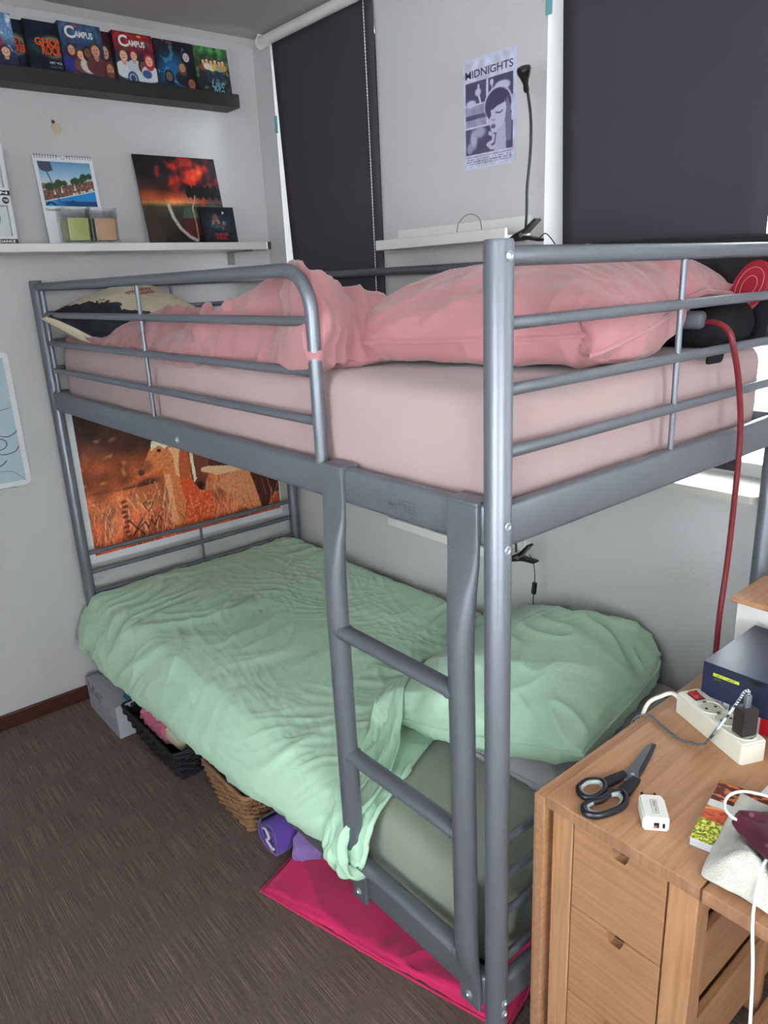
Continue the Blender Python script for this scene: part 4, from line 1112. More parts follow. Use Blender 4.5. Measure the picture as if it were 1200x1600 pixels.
cbox('pen_tray', (-0.70, YW-0.03, 0.897), (-0.165, YW, 0.906), mat('tray_grey', (196, 198, 198), 0.4), wb, 0.002, 1)
# ------------------------------------------------------------------ horse poster
x0, x1, z0, z1 = 0.046, 0.920, 0.545, 1.160
hp = thing('poster', ((x0+x1)/2, YW, z0), 'sepia poster of two horses and a girl in a field, behind the lower bunk', 'poster')
cbox('paper', (x0, YW-0.0012, z0), (x1, YW-0.0002, z1), MT['paper'], hp)
p = Paint(300, 205, (120, 66, 40), 0.69)
n1 = pnoise(p.u*7, p.v*5, 3)+0.5*pnoise(p.u*16, p.v*12, 4)
p.grad([(0, (176, 76, 50)), (0.10, (190, 96, 66)), (0.3, (196, 116, 78)), (0.46, (160, 84, 50)), (0.60, (136, 70, 42)), (0.68, (84, 48, 38)), (0.8, (66, 42, 36)), (1, (84, 50, 40))])
p.c *= (1+0.38*n1)[..., None]*np.array([1, 0.95, 0.9]); p.mix(np.clip(pnoise(p.u*24, p.v*18, 8)*3-1.2, 0, 1)*(p.v > 0.4), (216, 140, 90), 0.5)
p.mix(np.clip(-pnoise(p.u*5, p.v*9, 18)*3-0.8, 0, 1)*(p.v > 0.40), (56, 30, 24), 0.75); p.ell(0.42, 0.76, 0.22, 0.13, (60, 38, 34), 1.0, 0.7)
rg = random.Random(5)
for k in range(230):          # grass blades
    x = rg.random(); y = rg.random()*0.34; L_ = 0.05+0.09*rg.random(); a = (rg.random()-0.5)*0.08
    p.stroke([(x, y), (x+a*0.5, y+L_*0.6), (x+a, y+L_)], 0.0022, [(226, 160, 116), (206, 126, 84), (240, 190, 150), (120, 60, 40)][k % 4], 0.65)
def hw(u, v): return (u-0.395)*(1.0 if u < 0.78 else 1.35)+0.262, v*0.82-0.34*max(0, u-0.5)*v**0.5
p._poly, p._ell = p.poly, p.ell
p.poly = lambda pts, col, k=1.0: p._poly([hw(a, b) for a, b in pts], col, k)
p.ell = lambda cx, cy, rx, ry, col, soft=0.15, k=1.0, rot=0: p._ell(*hw(cx, cy), rx, ry*0.82, col, soft, k, rot)
# pale mane horse on the left, facing left
horse = (196, 112, 66)
p.poly([(0.395, 0.62), (0.385, 0.585), (0.40, 0.565), (0.43, 0.56), (0.455, 0.585), (0.49, 0.60), (0.505, 0.615), (0.505, 0.52), (0.52, 0.36), (0.535, 0.10), (0.70, 0.10), (0.69, 0.50), (0.66, 0.74), (0.60, 0.82), (0.53, 0.845), (0.48, 0.84), (0.455, 0.78), (0.43, 0.70)], horse)
p.poly([(0.465, 0.83), (0.50, 0.88), (0.57, 0.86), (0.62, 0.80), (0.60, 0.78), (0.545, 0.80), (0.53, 0.77), (0.50, 0.80), (0.46, 0.76)], (236, 206, 178)); p.ell(0.50, 0.755, 0.010, 0.014, (40, 22, 18)); p.ell(0.402, 0.60, 0.016, 0.026, (70, 38, 30), 0.5); p.ell(0.43, 0.64, 0.03, 0.05, (120, 62, 40), 0.9, 0.7)
p.poly([(0.545, 0.78), (0.565, 0.70), (0.565, 0.55), (0.60, 0.50), (0.61, 0.70), (0.60, 0.80)], (224, 160, 116)); p.poly([(0.51, 0.55), (0.54, 0.55), (0.55, 0.1), (0.525, 0.1)], (226, 170, 130), 0.6)
# dark horse on the right with white blaze, girl in an orange dress
p.poly([(0.67, 0.80), (0.74, 0.84), (0.90, 0.80), (1.2, 0.74), (1.2, 0.30), (0.92, 0.26), (0.885, 0.10), (0.84, 0.10), (0.83, 0.42), (0.78, 0.50), (0.74, 0.56)], (74, 36, 28)); p.poly([(0.80, 0.62), (0.82, 0.50), (0.86, 0.10), (0.80, 0.10), (0.77, 0.44)], (206, 130, 90))
p.poly([(0.635, 0.80), (0.66, 0.83), (0.71, 0.80), (0.745, 0.70), (0.74, 0.56), (0.715, 0.45), (0.675, 0.40), (0.65, 0.44), (0.645, 0.55), (0.625, 0.66)], (110, 54, 38)); p.poly([(0.650, 0.76), (0.665, 0.77), (0.668, 0.62), (0.672, 0.50), (0.658, 0.47), (0.652, 0.60)], (226, 196, 176)); p.ell(0.685, 0.43, 0.026, 0.045, (52, 28, 24), 0.5)
p.ell(0.615, 0.70, 0.022, 0.05, (226, 160, 120)); p.poly([(0.60, 0.76), (0.64, 0.78), (0.65, 0.62), (0.625, 0.45), (0.59, 0.42), (0.585, 0.6)], (170, 84, 46)); p.poly([(0.585, 0.50), (0.64, 0.52), (0.68, 0.40), (0.74, 0.38), (0.77, 0.22), (0.74, 0.08), (0.585, 0.08), (0.60, 0.3)], (200, 78, 40)); p.noise(90, 60, 0.14, 13)
for k in range(70):
    x = 0.59+0.16*rg.random(); y = 0.1+0.3*rg.random(); p.ell(x, y, 0.005, 0.006, (232, 150, 96), 0.8, 0.7)
p.poly([(0.70, 0.60), (0.735, 0.62), (0.78, 0.58), (0.80, 0.54), (0.775, 0.53), (0.76, 0.55), (0.72, 0.56), (0.70, 0.57)], (232, 170, 132))
for k in range(110):
    x = rg.random(); y = rg.random()*0.16; L_ = 0.05+0.10*rg.random(); a = (rg.random()-0.5)*0.07
    p.stroke([(x, y), (x+a, y+L_)], 0.0020, [(232, 170, 126), (206, 120, 80), (120, 60, 44)][k % 3], 0.6)
def sg(pts, ox, oy, k=1.0): return [(ox+(a-ox0)*k, oy+(b-oy0)*k) for a, b in pts]
ox0, oy0 = 0.375, 0.27; p.stroke(sg([(0.36, 0.27), (0.352, 0.30), (0.37, 0.305), (0.378, 0.285), (0.392, 0.30), (0.40, 0.28), (0.375, 0.235), (0.36, 0.27)], 0.278, 0.25), 0.0022, (40, 16, 14))
ox0, oy0 = 0.375, 0.13; p.stroke(sg([(0.30, 0.20), (0.34, 0.12), (0.37, 0.07)], 0.25, 0.12), 0.003, (40, 16, 14)); p.stroke(sg([(0.37, 0.19), (0.33, 0.12), (0.31, 0.08), (0.35, 0.13), (0.38, 0.16), (0.39, 0.11), (0.41, 0.17), (0.42, 0.12), (0.45, 0.18), (0.46, 0.14)], 0.25, 0.12), 0.0028, (40, 16, 14))
for k in range(8): p._ell(0.165+0.005*math.sin(k*2), 0.32-0.035*k, 0.014, 0.012, (96, 34, 22), 0.5, 0.8)
p.c *= 1.2
printed('photo_print', p, (x0+0.022, YW-0.0012, z0+0.028), (1, 0, 0), (0, 0, 1), x1-x0-0.03, z1-z0-0.030, hp)

# ------------------------------------------------------------------ poster on the pillar between the windows
y0, y1, z0, z1 = 0.792, 0.990, 1.842, 2.128
pm = thing('poster', (XW, (y0+y1)/2, z0), 'small lilac and grey photo collage poster on the pillar between the blinds', 'poster')
cbox('paper', (XW-0.0012, y0, z0), (XW-0.0002, y1, z1), mat('lilac_paper', (196, 198, 220), 0.8), pm)
INK = (82, 76, 104); PAP = (196, 196, 216)
p = Paint(150, 214, PAP, 1.43)
def panel(a, b, c, d, col=INK): p.poly([(a, b), (c, b), (c, d), (a, d)], col)
panel(0.04, 0.60, 0.45, 0.80); panel(0.49, 0.60, 0.96, 0.80); panel(0.04, 0.39, 0.45, 0.585, (150, 148, 176)); panel(0.04, 0.13, 0.96, 0.375)
p.mix(((p.v > 0.46) & (p.v < 0.50) & (p.u < 0.45) & (p.u > 0.04)).astype(float), INK, 0.9); p.noise(8, 10, 0.12, 4)
p.stroke([(0.34, 0.60), (0.30, 0.68), (0.30, 0.76)], 0.02, PAP); p.ell(0.29, 0.70, 0.06, 0.035, PAP, 0.4); p.ell(0.15, 0.605, 0.10, 0.035, PAP, 0.5); p.ell(0.56, 0.755, 0.035, 0.03, PAP); p.stroke([(0.57, 0.72), (0.57, 0.66)], 0.02, (150, 148, 176))
for x in (0.655, 0.83): p.stroke([(x, 0.60), (x, 0.80)], 0.002, PAP)
p.ell(0.76, 0.70, 0.15, 0.045, PAP, 0.3)
# generic portrait: hair, face in three-quarter view, neck, hand at the chin
p.ell(0.68, 0.55, 0.27, 0.16, PAP, 0.08); p.ell(0.68, 0.54, 0.25, 0.15, (76, 70, 98), 0.08); p.poly([(0.86, 0.60), (0.94, 0.45), (0.93, 0.20), (0.80, 0.20), (0.78, 0.45)], (120, 116, 146))
p.poly([(0.60, 0.56), (0.80, 0.60), (0.84, 0.50), (0.80, 0.36), (0.70, 0.29), (0.56, 0.30), (0.53, 0.36), (0.50, 0.41), (0.55, 0.46), (0.54, 0.50)], (190, 188, 210)); p.poly([(0.66, 0.31), (0.82, 0.38), (0.84, 0.13), (0.60, 0.13)], (176, 174, 198))
p.poly([(0.52, 0.60), (0.66, 0.64), (0.84, 0.60), (0.80, 0.55), (0.66, 0.53), (0.56, 0.50)], (76, 70, 98)); p.stroke([(0.64, 0.475), (0.72, 0.465), (0.77, 0.48)], 0.010, (70, 64, 92)); p.ell(0.59, 0.355, 0.045, 0.020, (104, 92, 124), 0.4); p.stroke([(0.56, 0.42), (0.60, 0.405), (0.62, 0.415)], 0.006, (120, 112, 140))
p.stroke([(0.52, 0.30), (0.60, 0.27), (0.58, 0.22), (0.48, 0.20), (0.56, 0.16), (0.62, 0.17)], 0.028, (186, 184, 206)); p.ell(0.20, 0.27, 0.07, 0.09, (170, 166, 192), 0.6); p.ell(0.32, 0.33, 0.12, 0.05, (160, 158, 184), 0.6); p.ell(0.12, 0.19, 0.06, 0.05, (150, 146, 174), 0.6)
for k in range(4): p.mix((np.abs(p.v-(0.105-0.022*k)) < 0.005)*(p.u > 0.05)*(p.u < 0.94)*(pnoise(p.u*46, p.v*0+k*3.7, 5) > -0.15), (110, 106, 138), 0.85)
p.mix((np.abs(p.v-0.905) < 0.005)*(p.u > 0.25)*(p.u < 0.75)*(pnoise(p.u*40, p.v*0+1.2, 6) > 0), (120, 116, 146), 0.8)
p.noise(60, 80, 0.08, 9)
printed('collage_print', p, (XW-0.0012, y1-0.003, z0+0.003), (0, -1, 0), (0, 0, 1), y1-y0-0.006, z1-z0-0.006, pm)
MT['violet_ink'] = mat('violet_ink', (70, 64, 96), 0.7)
lettering('title', 'MIDNIGHTS', (XW-0.0012, y1-0.010, z0+0.238), (0, -1, 0), (0, 0, 1), 0.019, MT['violet_ink'], pm, 0.018, 0.0010, width=0.178)

# ------------------------------------------------------------------ the two picture ledges of the window wall
def white_ledge(z, label, lip=0.030, floor=0.010):
    bm = bmesh.new()
    poly = [(0, 0), (0.110, 0), (0.110, lip), (0.100, lip), (0.100, floor), (0.010, floor), (0.010, lip+0.033), (0, lip+0.033)]
    prism(bm, poly, (XW, 0.735, z), (-1, 0, 0), (0, 0, 1), (0, 1, 0), 0.551)
    bmesh.ops.bevel(bm, geom=bm.edges[:], offset=0.0012, segments=1, affect='EDGES')
    return tag(obj('picture_ledge', bm, MT['white'], None, 'auto'), label, 'shelf', None)
white_ledge(1.636, 'short white ledge under the collage poster, above the upper bunk')
white_ledge(0.690, 'short white ledge above the lower bunk, half hidden by the side rail')
bm = bmesh.new()
for k in range(5): tube(bm, smooth_path([(0.90+0.010*k, 0.79+0.02*k, 0.712), (0.915-0.004*k, 0.92, 0.722), (0.885+0.012*k, 1.05, 0.714), (0.92-0.006*k, 1.16, 0.724), (0.90, 1.25-0.01*k, 0.712)], 8), 0.006, 8)
tag(obj('coiled_cable', bm, MT['black'], None, True), 'bundle of black cable lying in the lower white ledge', 'cable')
# small things on the upper ledge
bm = bmesh.new(); tube(bm, smooth_path([(0.90, 0.955, 1.648), (0.90, 0.95, 1.690), (0.905, 0.915, 1.715), (0.905, 0.870, 1.700), (0.90, 0.855, 1.648)], 8), 0.0013, 8)
tag(obj('wire_loop', bm, MT['chrome'], None, 'auto'), 'thin wire loop standing on the upper white ledge', 'wire')
for yy, lb in ((0.925, 'small red bead on the ledge, left one of the two beside the wire loop'), (0.815, 'small red bead on the ledge, right one of the two beside the wire loop')):
    bm = bmesh.new(); lathe(bm, [(0.006, 0), (0.009, 0.006), (0.009, 0.014), (0.005, 0.020)], (0.885, yy, 1.6465), 16)
    tag(obj('red_bead', bm, mat('red_plastic', (150, 40, 38), 0.4), None, 'auto'), lb, 'bead')

# ------------------------------------------------------------------ clamp lamps
def clamp(parent, c, ang, m=MT['black'], k=1.0):
    c = Vector(c); R_ = Matrix.Rotation(ang, 3, 'X')
    def q(x, y, z): return c+R_ @ Vector((x*k, y*k, z*k))
    for s in (-1, 1):
        bm = bmesh.new()
        prism(bm, [(-0.055, 0.002*s), (-0.02, 0.010*s), (0.01, 0.012*s), (0.050, 0.030*s), (0.054, 0.024*s), (0.012, 0.004*s), (-0.055, 0.0*s)], (0, 0, 0), (0, -1, 0), (0, 0, 1), (1, 0, 0), 0.026)
        for v in bm.verts: v.co = q(v.co.x-0.013, v.co.y, v.co.z)
        bmesh.ops.bevel(bm, geom=bm.edges[:], offset=0.0012*k, segments=1, affect='EDGES')
        obj('clamp_jaw', bm, m, parent, 'auto')
    bm = bmesh.new(); lathe(bm, [(0.006*k, -0.016*k), (0.006*k, 0.016*k)], q(0, 0, 0), 14, 'X'); obj('clamp_spring', bm, MT['chrome'], parent, 'auto')
lamp = thing('clamp_lamp', (0.865, 0.66, 1.64), 'black gooseneck clamp lamp rising from the right end of the upper ledge', 'lamp')
clamp(lamp, (0.865, 0.672, 1.642), math.radians(-12))
neck = smooth_path([(0.865, 0.668, 1.650), (0.862, 0.662, 1.70), (0.86, 0.660, 1.76), (0.86, 0.652, 1.83), (0.86, 0.650, 1.88), (0.86, 0.653, 1.93), (0.858, 0.662, 1.985)], 8)
ctube('gooseneck', neck, 0.0038, MT['black'], lamp, 10)
bm = bmesh.new()
hd = Matrix.Translation((0.858, 0.6655, 1.990)) @ Matrix.Rotation(math.radians(10), 4, 'X') @ Matrix.Rotation(math.radians(-25), 4, 'Y')
lathe(bm, [(0.0045, -0.012), (0.008, -0.008), (0.008, 0.0), (0.007, 0.006), (0.011, 0.018), (0.0175, 0.032), (0.019, 0.040), (0.016, 0.046), (0.006, 0.049)], (0, 0, 0), 24)
bmesh.ops.transform(bm, matrix=hd, verts=bm.verts); obj('lamp_head', bm, MT['black'], lamp, 'auto')
ctube('power_cord', smooth_path([(0.865, 0.655, 1.640), (0.865, 0.630, 1.628), (0.875, 0.612, 1.642), (0.885, 0.600, 1.63), (0.90, 0.585, 1.60), (0.92, 0.565, 1.56)], 8), 0.0015, MT['black'], lamp, 8)

lamp2 = thing('clamp_lamp', (0.865, 0.70, 0.72), 'black clamp lamp gripping the lower ledge, its cord and switch hanging', 'lamp')
clamp(lamp2, (0.868, 0.672, 0.727), math.radians(-25))
ctube('gooseneck', smooth_path([(0.868, 0.69, 0.735), (0.875, 0.70, 0.765), (0.90, 0.75, 0.775), (0.93, 0.82, 0.745), (0.93, 0.90, 0.722), (0.925, 0.98, 0.718)], 8), 0.0038, MT['black'], lamp2, 10)
bm = bmesh.new(); lathe(bm, [(0.005, 0), (0.012, 0.012), (0.018, 0.03), (0.018, 0.038), (0.006, 0.042)], (0.925, 0.985, 0.722), 20, 'Y'); obj('lamp_head', bm, MT['black'], lamp2, 'auto')
ctube('power_cord', smooth_path([(0.868, 0.640, 0.742), (0.864, 0.622, 0.725), (0.861, 0.612, 0.69), (0.861, 0.612, 0.655), (0.861, 0.614, 0.63), (0.862, 0.617, 0.60), (0.865, 0.615, 0.56)], 8), 0.0014, MT['black'], lamp2, 8)
bm = bmesh.new(); rotbox(bm, (0.861, 0.6135, 0.642), (0.012, 0.014, 0.040), 0, math.radians(6), 0, 0.004, 3); obj('cord_switch', bm, MT['black'], lamp2, 'auto')

# ------------------------------------------------------------------ things on the upper bunk
# printed throw pillow at the far end: cream with a dark landscape band and red letters
tf = posed((0.205, 1.805, 1.466), math.radians(14), math.radians(20), math.radians(-15))
bm, rim = bag(0.39, 0.34, 30, 30, 0.12, tf, 70, 2.4, 0.004)
me = bpy.data.meshes.new('throw_pillow'); bm.to_mesh(me); bm.free()
pts_ = [me.vertices[i].co.copy() for i in rim]
def tp_col(rs):
    x, y, s_ = rs[:, 0], rs[:, 1], rs[:, 2]
    n = pnoise(x*14, y*14, 3)+0.5*pnoise(x*34, y*34, 5)+0.3*pnoise(x*80, y*80, 6)
    dark = (x < -0.055+0.035*n-0.30*y) & (x > -0.185) & (y > -0.145+0.3*np.maximum(0, x+0.1)) & (y < 0.160) & (s_ > 0.5)
    c = np.where(dark[:, None], np.array([[40, 42, 52]])+18*n[:, None], np.array([[206, 196, 170]])+6*n[:, None])
    return c
me = refine(me, bag_rest(0.39, 0.34, 30, 30), 3, 71, [(30, 4, 12, 0.006, 2.0, 0.1), (-50, 6, 20, 0.004, 2.0, 0.1)], tp_col)
thp = tag(meshobj('throw_pillow', me, MT['printmatte'], None, True), 'cream throw pillow with dark print and red lettering, far end of the upper bunk', 'pillow')
ctube('hem', pts_, 0.003, mat('cream_hem', (206, 196, 170), 0.95), thp, 6, None, None, True)
dg = bpy.context.evaluated_depsgraph_get(); dg.update()
ti = Matrix.Translation(Vector((0.205, 1.805, 1.466))) @ rotz(math.radians(14)) @ Matrix.Rotation(math.radians(-15), 4, 'Y') @ Matrix.Rotation(math.radians(20), 4, 'X')
upn = (ti.to_3x3() @ Vector((0, 0, 1))).normalized()
for word, ox, oy, w_ in (('STRANGER', 0.028, 0.012, 0.108), ('THINGS', 0.046, -0.016, 0.074)):
    t_ = lettering('lettering', word, (ox, oy, 0.10), (1, 0, 0), (0, 1, 0.0), 0.019, MT['txtr'], thp, 0.03, 0.0, width=w_)
    bmx = bmesh.new(); bmx.from_mesh(t_.data)
    bmesh.ops.triangulate(bmx, faces=bmx.faces); bmesh.ops.subdivide_edges(bmx, edges=[e for e in bmx.edges if e.calc_length() > 0.006], cuts=2); bmx.to_mesh(t_.data); bmx.free()
    for v in t_.data.vertices:
        w0 = ti @ Vector(v.co); hit_, loc_, nn_, ii_ = thp.ray_cast(w0+upn*0.1, -upn)
        v.co = loc_+upn*0.0018 if hit_ else w0

# black laptop standing at the window side
lt = thing('laptop', (0.895, 0.28, 1.385), 'black closed laptop case propped upright behind the pink pillow', 'laptop case')
MT['laptop'] = mat('satin_black', (30, 30, 34), 0.35)
bm = bmesh.new(); prism(bm, rrect(0.50, 0.228, 0.012, 5), (0.868, 0.515, 1.392), (0, -1, -0.03), (0.13, 0, 0.99), (1, 0, -0.12), 0.020); obj('shell', bm, MT['laptop'], lt, 'auto')
bm = bmesh.new(); pth = [Vector((0.866, 0.515, 1.392))+Vector((0, -1, -0.03))*a+Vector((0.13, 0, 0.99))*b for a, b in rrect(0.492, 0.220, 0.012, 5, 0.004, 0.004)]; tube(bm, pth, 0.0011, 6, closed=True); obj('edge_trim', bm, MT['ink'], lt, 'auto')
# black bag slumped beside the pillow, with a red slipper and the red cable's grey connector
bg_bm = bmesh.new()
box(bg_bm, (0.66, 0.035, 1.388), (0.865, 0.30, 1.455), 0.03, 4)
for it in range(3): bmesh.ops.subdivide_edges(bg_bm, edges=[e for e in bg_bm.edges if e.calc_length() > 0.02], cuts=1, use_grid_fill=True)
for v in bg_bm.verts:
    if v.co.z > 1.40:
        n_ = noise.fractal(v.co*9, 1, 2, 3); v.co += Vector((0, 0, 0.018*n_+0.05*max(0, (v.co.x-0.78))/0.1*0.4)); v.co.y += 0.008*noise.noise(v.co*14)
tag(obj('shoulder_bag', bg_bm, MT['blackfab'], None, True), 'slumped black fabric bag wedged under the right end of the pink pillow', 'bag')
sl = thing('slipper', (0.85, 0.06, 1.46), 'red quilted slipper lying at the right end of the pink pillow', 'slipper')
MT['redfab'] = fabric('red_felt', (150, 30, 44), 0.9, 500, 0.05, 0.3)
sp = []; 
for k in range(28):
    a = 2*math.pi*k/28; sp.append((0.034*math.cos(a)*(1+0.15*math.sin(a)), 0.060*math.sin(a)))
SO, SU, SW = Vector((0.852, 0.060, 1.497)), Vector((0.15, -0.95, 0.25)).normalized(), Vector((0.25, -0.30, 0.92)).normalized()
SU = (SU-SW*SU.dot(SW)).normalized(); SN = SU.cross(SW)
bm = bmesh.new(); prism(bm, sp, SO, SU, SW, -SN, 0.014); bmesh.ops.bevel(bm, geom=bm.edges[:], offset=0.003, segments=2, affect='EDGES'); obj('sole', bm, MT['redfab'], sl, 'auto')
for q_ in (0.72, 0.42):
    bm = bmesh.new(); tube(bm, [SO+SU*a*q_+SW*b*q_+SN*0.0008 for a, b in sp], 0.0008, 5, closed=True); obj('stitching', bm, mat('pink_thread', (196, 120, 120), 0.8), sl)
cb_ = thing('red_cable', (0.62, -0.02, 1.42), 'thick dark red cable hanging from the upper bunk down behind the table', 'cable')
MT['redcable'] = mat('red_rubber', (112, 26, 34), 0.45)
ctube('cord', smooth_path([(0.645, 0.045, 1.442), (0.640, 0.015, 1.440), (0.636, -0.012, 1.425), (0.642, -0.022, 1.39), (0.668, -0.026, 1.32), (0.690, -0.028, 1.22), (0.694, -0.028, 1.08), (0.690, -0.028, 0.94), (0.676, -0.030, 0.84), (0.672, -0.032, 0.74), (0.672, -0.036, 0.60)], 10), 0.0058, MT['redcable'], cb_, 12)
MT['gconn'] = mat('grey_rubber', (78, 82, 90), 0.5)
bm = bmesh.new(); rotbox(bm, (0.632, 0.060, 1.446), (0.032, 0.048, 0.034), math.radians(15), 0, 0, 0.011, 4); obj('connector', bm, MT['gconn'], cb_, 'auto')
bm = bmesh.new(); rotbox(bm, (0.606, 0.080, 1.452), (0.030, 0.030, 0.020), math.radians(15), 0, 0, 0.006, 3); obj('latch', bm, mat('red_latch', (150, 50, 36), 0.5), cb_, 'auto')
bm = bmesh.new(); prism(bm, rrect(0.05, 0.022, 0.008, 4), (0.600, 0.012, 1.366), (1, -0.1, 0), (0, -0.15, 1), (0, -1, 0), 0.004); tag(obj('strap_end', bm, MT['blackfab'], None, 'auto'), 'short black strap end hanging below the black bag over the mattress edge', 'strap')

# ------------------------------------------------------------------ plush toy on the green duvet
toy = thing('plush_toy', (0.86, 1.72, 0.53), 'beige plush toy with dark grey feet lying on the green duvet by the wall', 'plush toy')
MT['plush'] = fabric('beige_plush', (196, 160, 142), 1.0, 300, 0.06, 0.6); MT['plushdark'] = fabric('grey_plush', (62, 56, 64), 1.0, 300, 0.06, 0.6)
def limb(name, pts, rs, m, par):
    bm = bmesh.new(); P_ = smooth_path(pts, 6); rr = list(np.interp(np.linspace(0, 1, len(P_)), np.linspace(0, 1, len(rs)), rs)); tube(bm, P_, rr, 14)
    o = obj(name, bm, m, par, True); return o
dg = bpy.context.evaluated_depsgraph_get(); dg.update()
hit_, loc_, _n, _i = gd.ray_cast(Vector((0.80, 1.65, 1.0)), Vector((0, 0, -1)))
TZ = loc_.z+0.010
limb('leg', [(0.93, 1.76, TZ+0.03), (0.86, 1.68, TZ+0.025), (0.79, 1.63, TZ+0.01)], [0.022, 0.018, 0.015], MT['plush'], toy)
limb('foot', [(0.80, 1.645, TZ+0.012), (0.765, 1.61, TZ+0.008), (0.735, 1.590, TZ+0.010)], [0.016, 0.027, 0.018], MT['plushdark'], toy)
limb('leg', [(0.94, 1.77, TZ+0.035), (0.90, 1.79, TZ+0.04), (0.85, 1.79, TZ+0.03)], [0.022, 0.018, 0.016], MT['plush'], toy)
limb('foot', [(0.86, 1.79, TZ+0.03), (0.825, 1.785, TZ+0.022), (0.80, 1.775, TZ+0.020)], [0.017, 0.027, 0.018], MT['plushdark'], toy)
limb('body', [(0.915, 1.72, TZ+0.040), (0.925, 1.75, TZ+0.045), (0.932, 1.80, TZ+0.045), (0.932, 1.84, TZ+0.035)], [0.02, 0.045, 0.045, 0.02], MT['plush'], toy)
limb('head', [(0.925, 1.67, TZ+0.045), (0.925, 1.70, TZ+0.05), (0.928, 1.735, TZ+0.045)], [0.015, 0.032, 0.018], MT['plush'], toy)
for s in (-1, 1): limb('ear', [(0.922+0.018*s, 1.695, TZ+0.070), (0.922+0.028*s, 1.692, TZ+0.082)], [0.010, 0.006], MT['plush'], toy)

# ------------------------------------------------------------------ under the bed
def strip_tex(nx, ny, base, dark, seed):
    p = Paint(nx, ny, base); return p
gbx = thing('cardboard_box', (0.09, 1.86, 0), 'grey printed cardboard box in the corner under the lower bunk', 'box')
x0, x1, y0, y1, h = -0.068, 0.26, 1.735, 2.035, 0.130
cbox('carton', (x0, y0, 0), (x1, y1, h), mat('grey_card', (172, 172, 180), 0.7), gbx, 0.0015, 1)
p = Paint(150, 70, (176, 176, 186)); p.noise(30, 14, 0.06, 3)
for (a, b, c, d, col) in ((0.05, 0.60, 0.22, 0.84, (128, 132, 154)), (0.26, 0.60, 0.48, 0.84, (128, 132, 154)), (0.04, 0.84, 0.10, 0.97, (70, 70, 84)), (0.20, 0.82, 0.28, 0.97, (84, 86, 104)), (0.66, 0.6, 0.72, 0.68, (120, 120, 140))): p.poly([(a, b), (c, b), (c, d), (a, d)], col)
for r_ in range(17):
    v_ = 0.54-0.030*r_
    p.mix((np.abs(p.v-v_) < 0.008)*(p.u > 0.05)*(p.u < 0.95)*(np.abs(p.u-0.25) > 0.02)*(np.abs(p.u-0.62) > 0.02)*(pnoise(p.u*60, p.v*0+r_*2.3, 8) > -0.1), (110, 110, 126), 0.7)
printed('front_print', p, (x0, y1-0.004, 0.004), (0, -1, 0), (0, 0, 1), y1-y0-0.008, h-0.008, gbx)
bm = bmesh.new(); lathe(bm, [(0.040, 0), (0.040, 0.0008)], (0.02, 1.78, h+0.0003), 24); obj('round_sticker', bm, mat('blue_sticker', (70, 140, 180), 0.4), gbx)
lettering('box_text', 'THE BABY', (x0-0.0014, 1.915, 0.112), (0, -1, 0), (0, 0, 1), 0.010, MT['txtk'], gbx, 0.01, 0.0012)

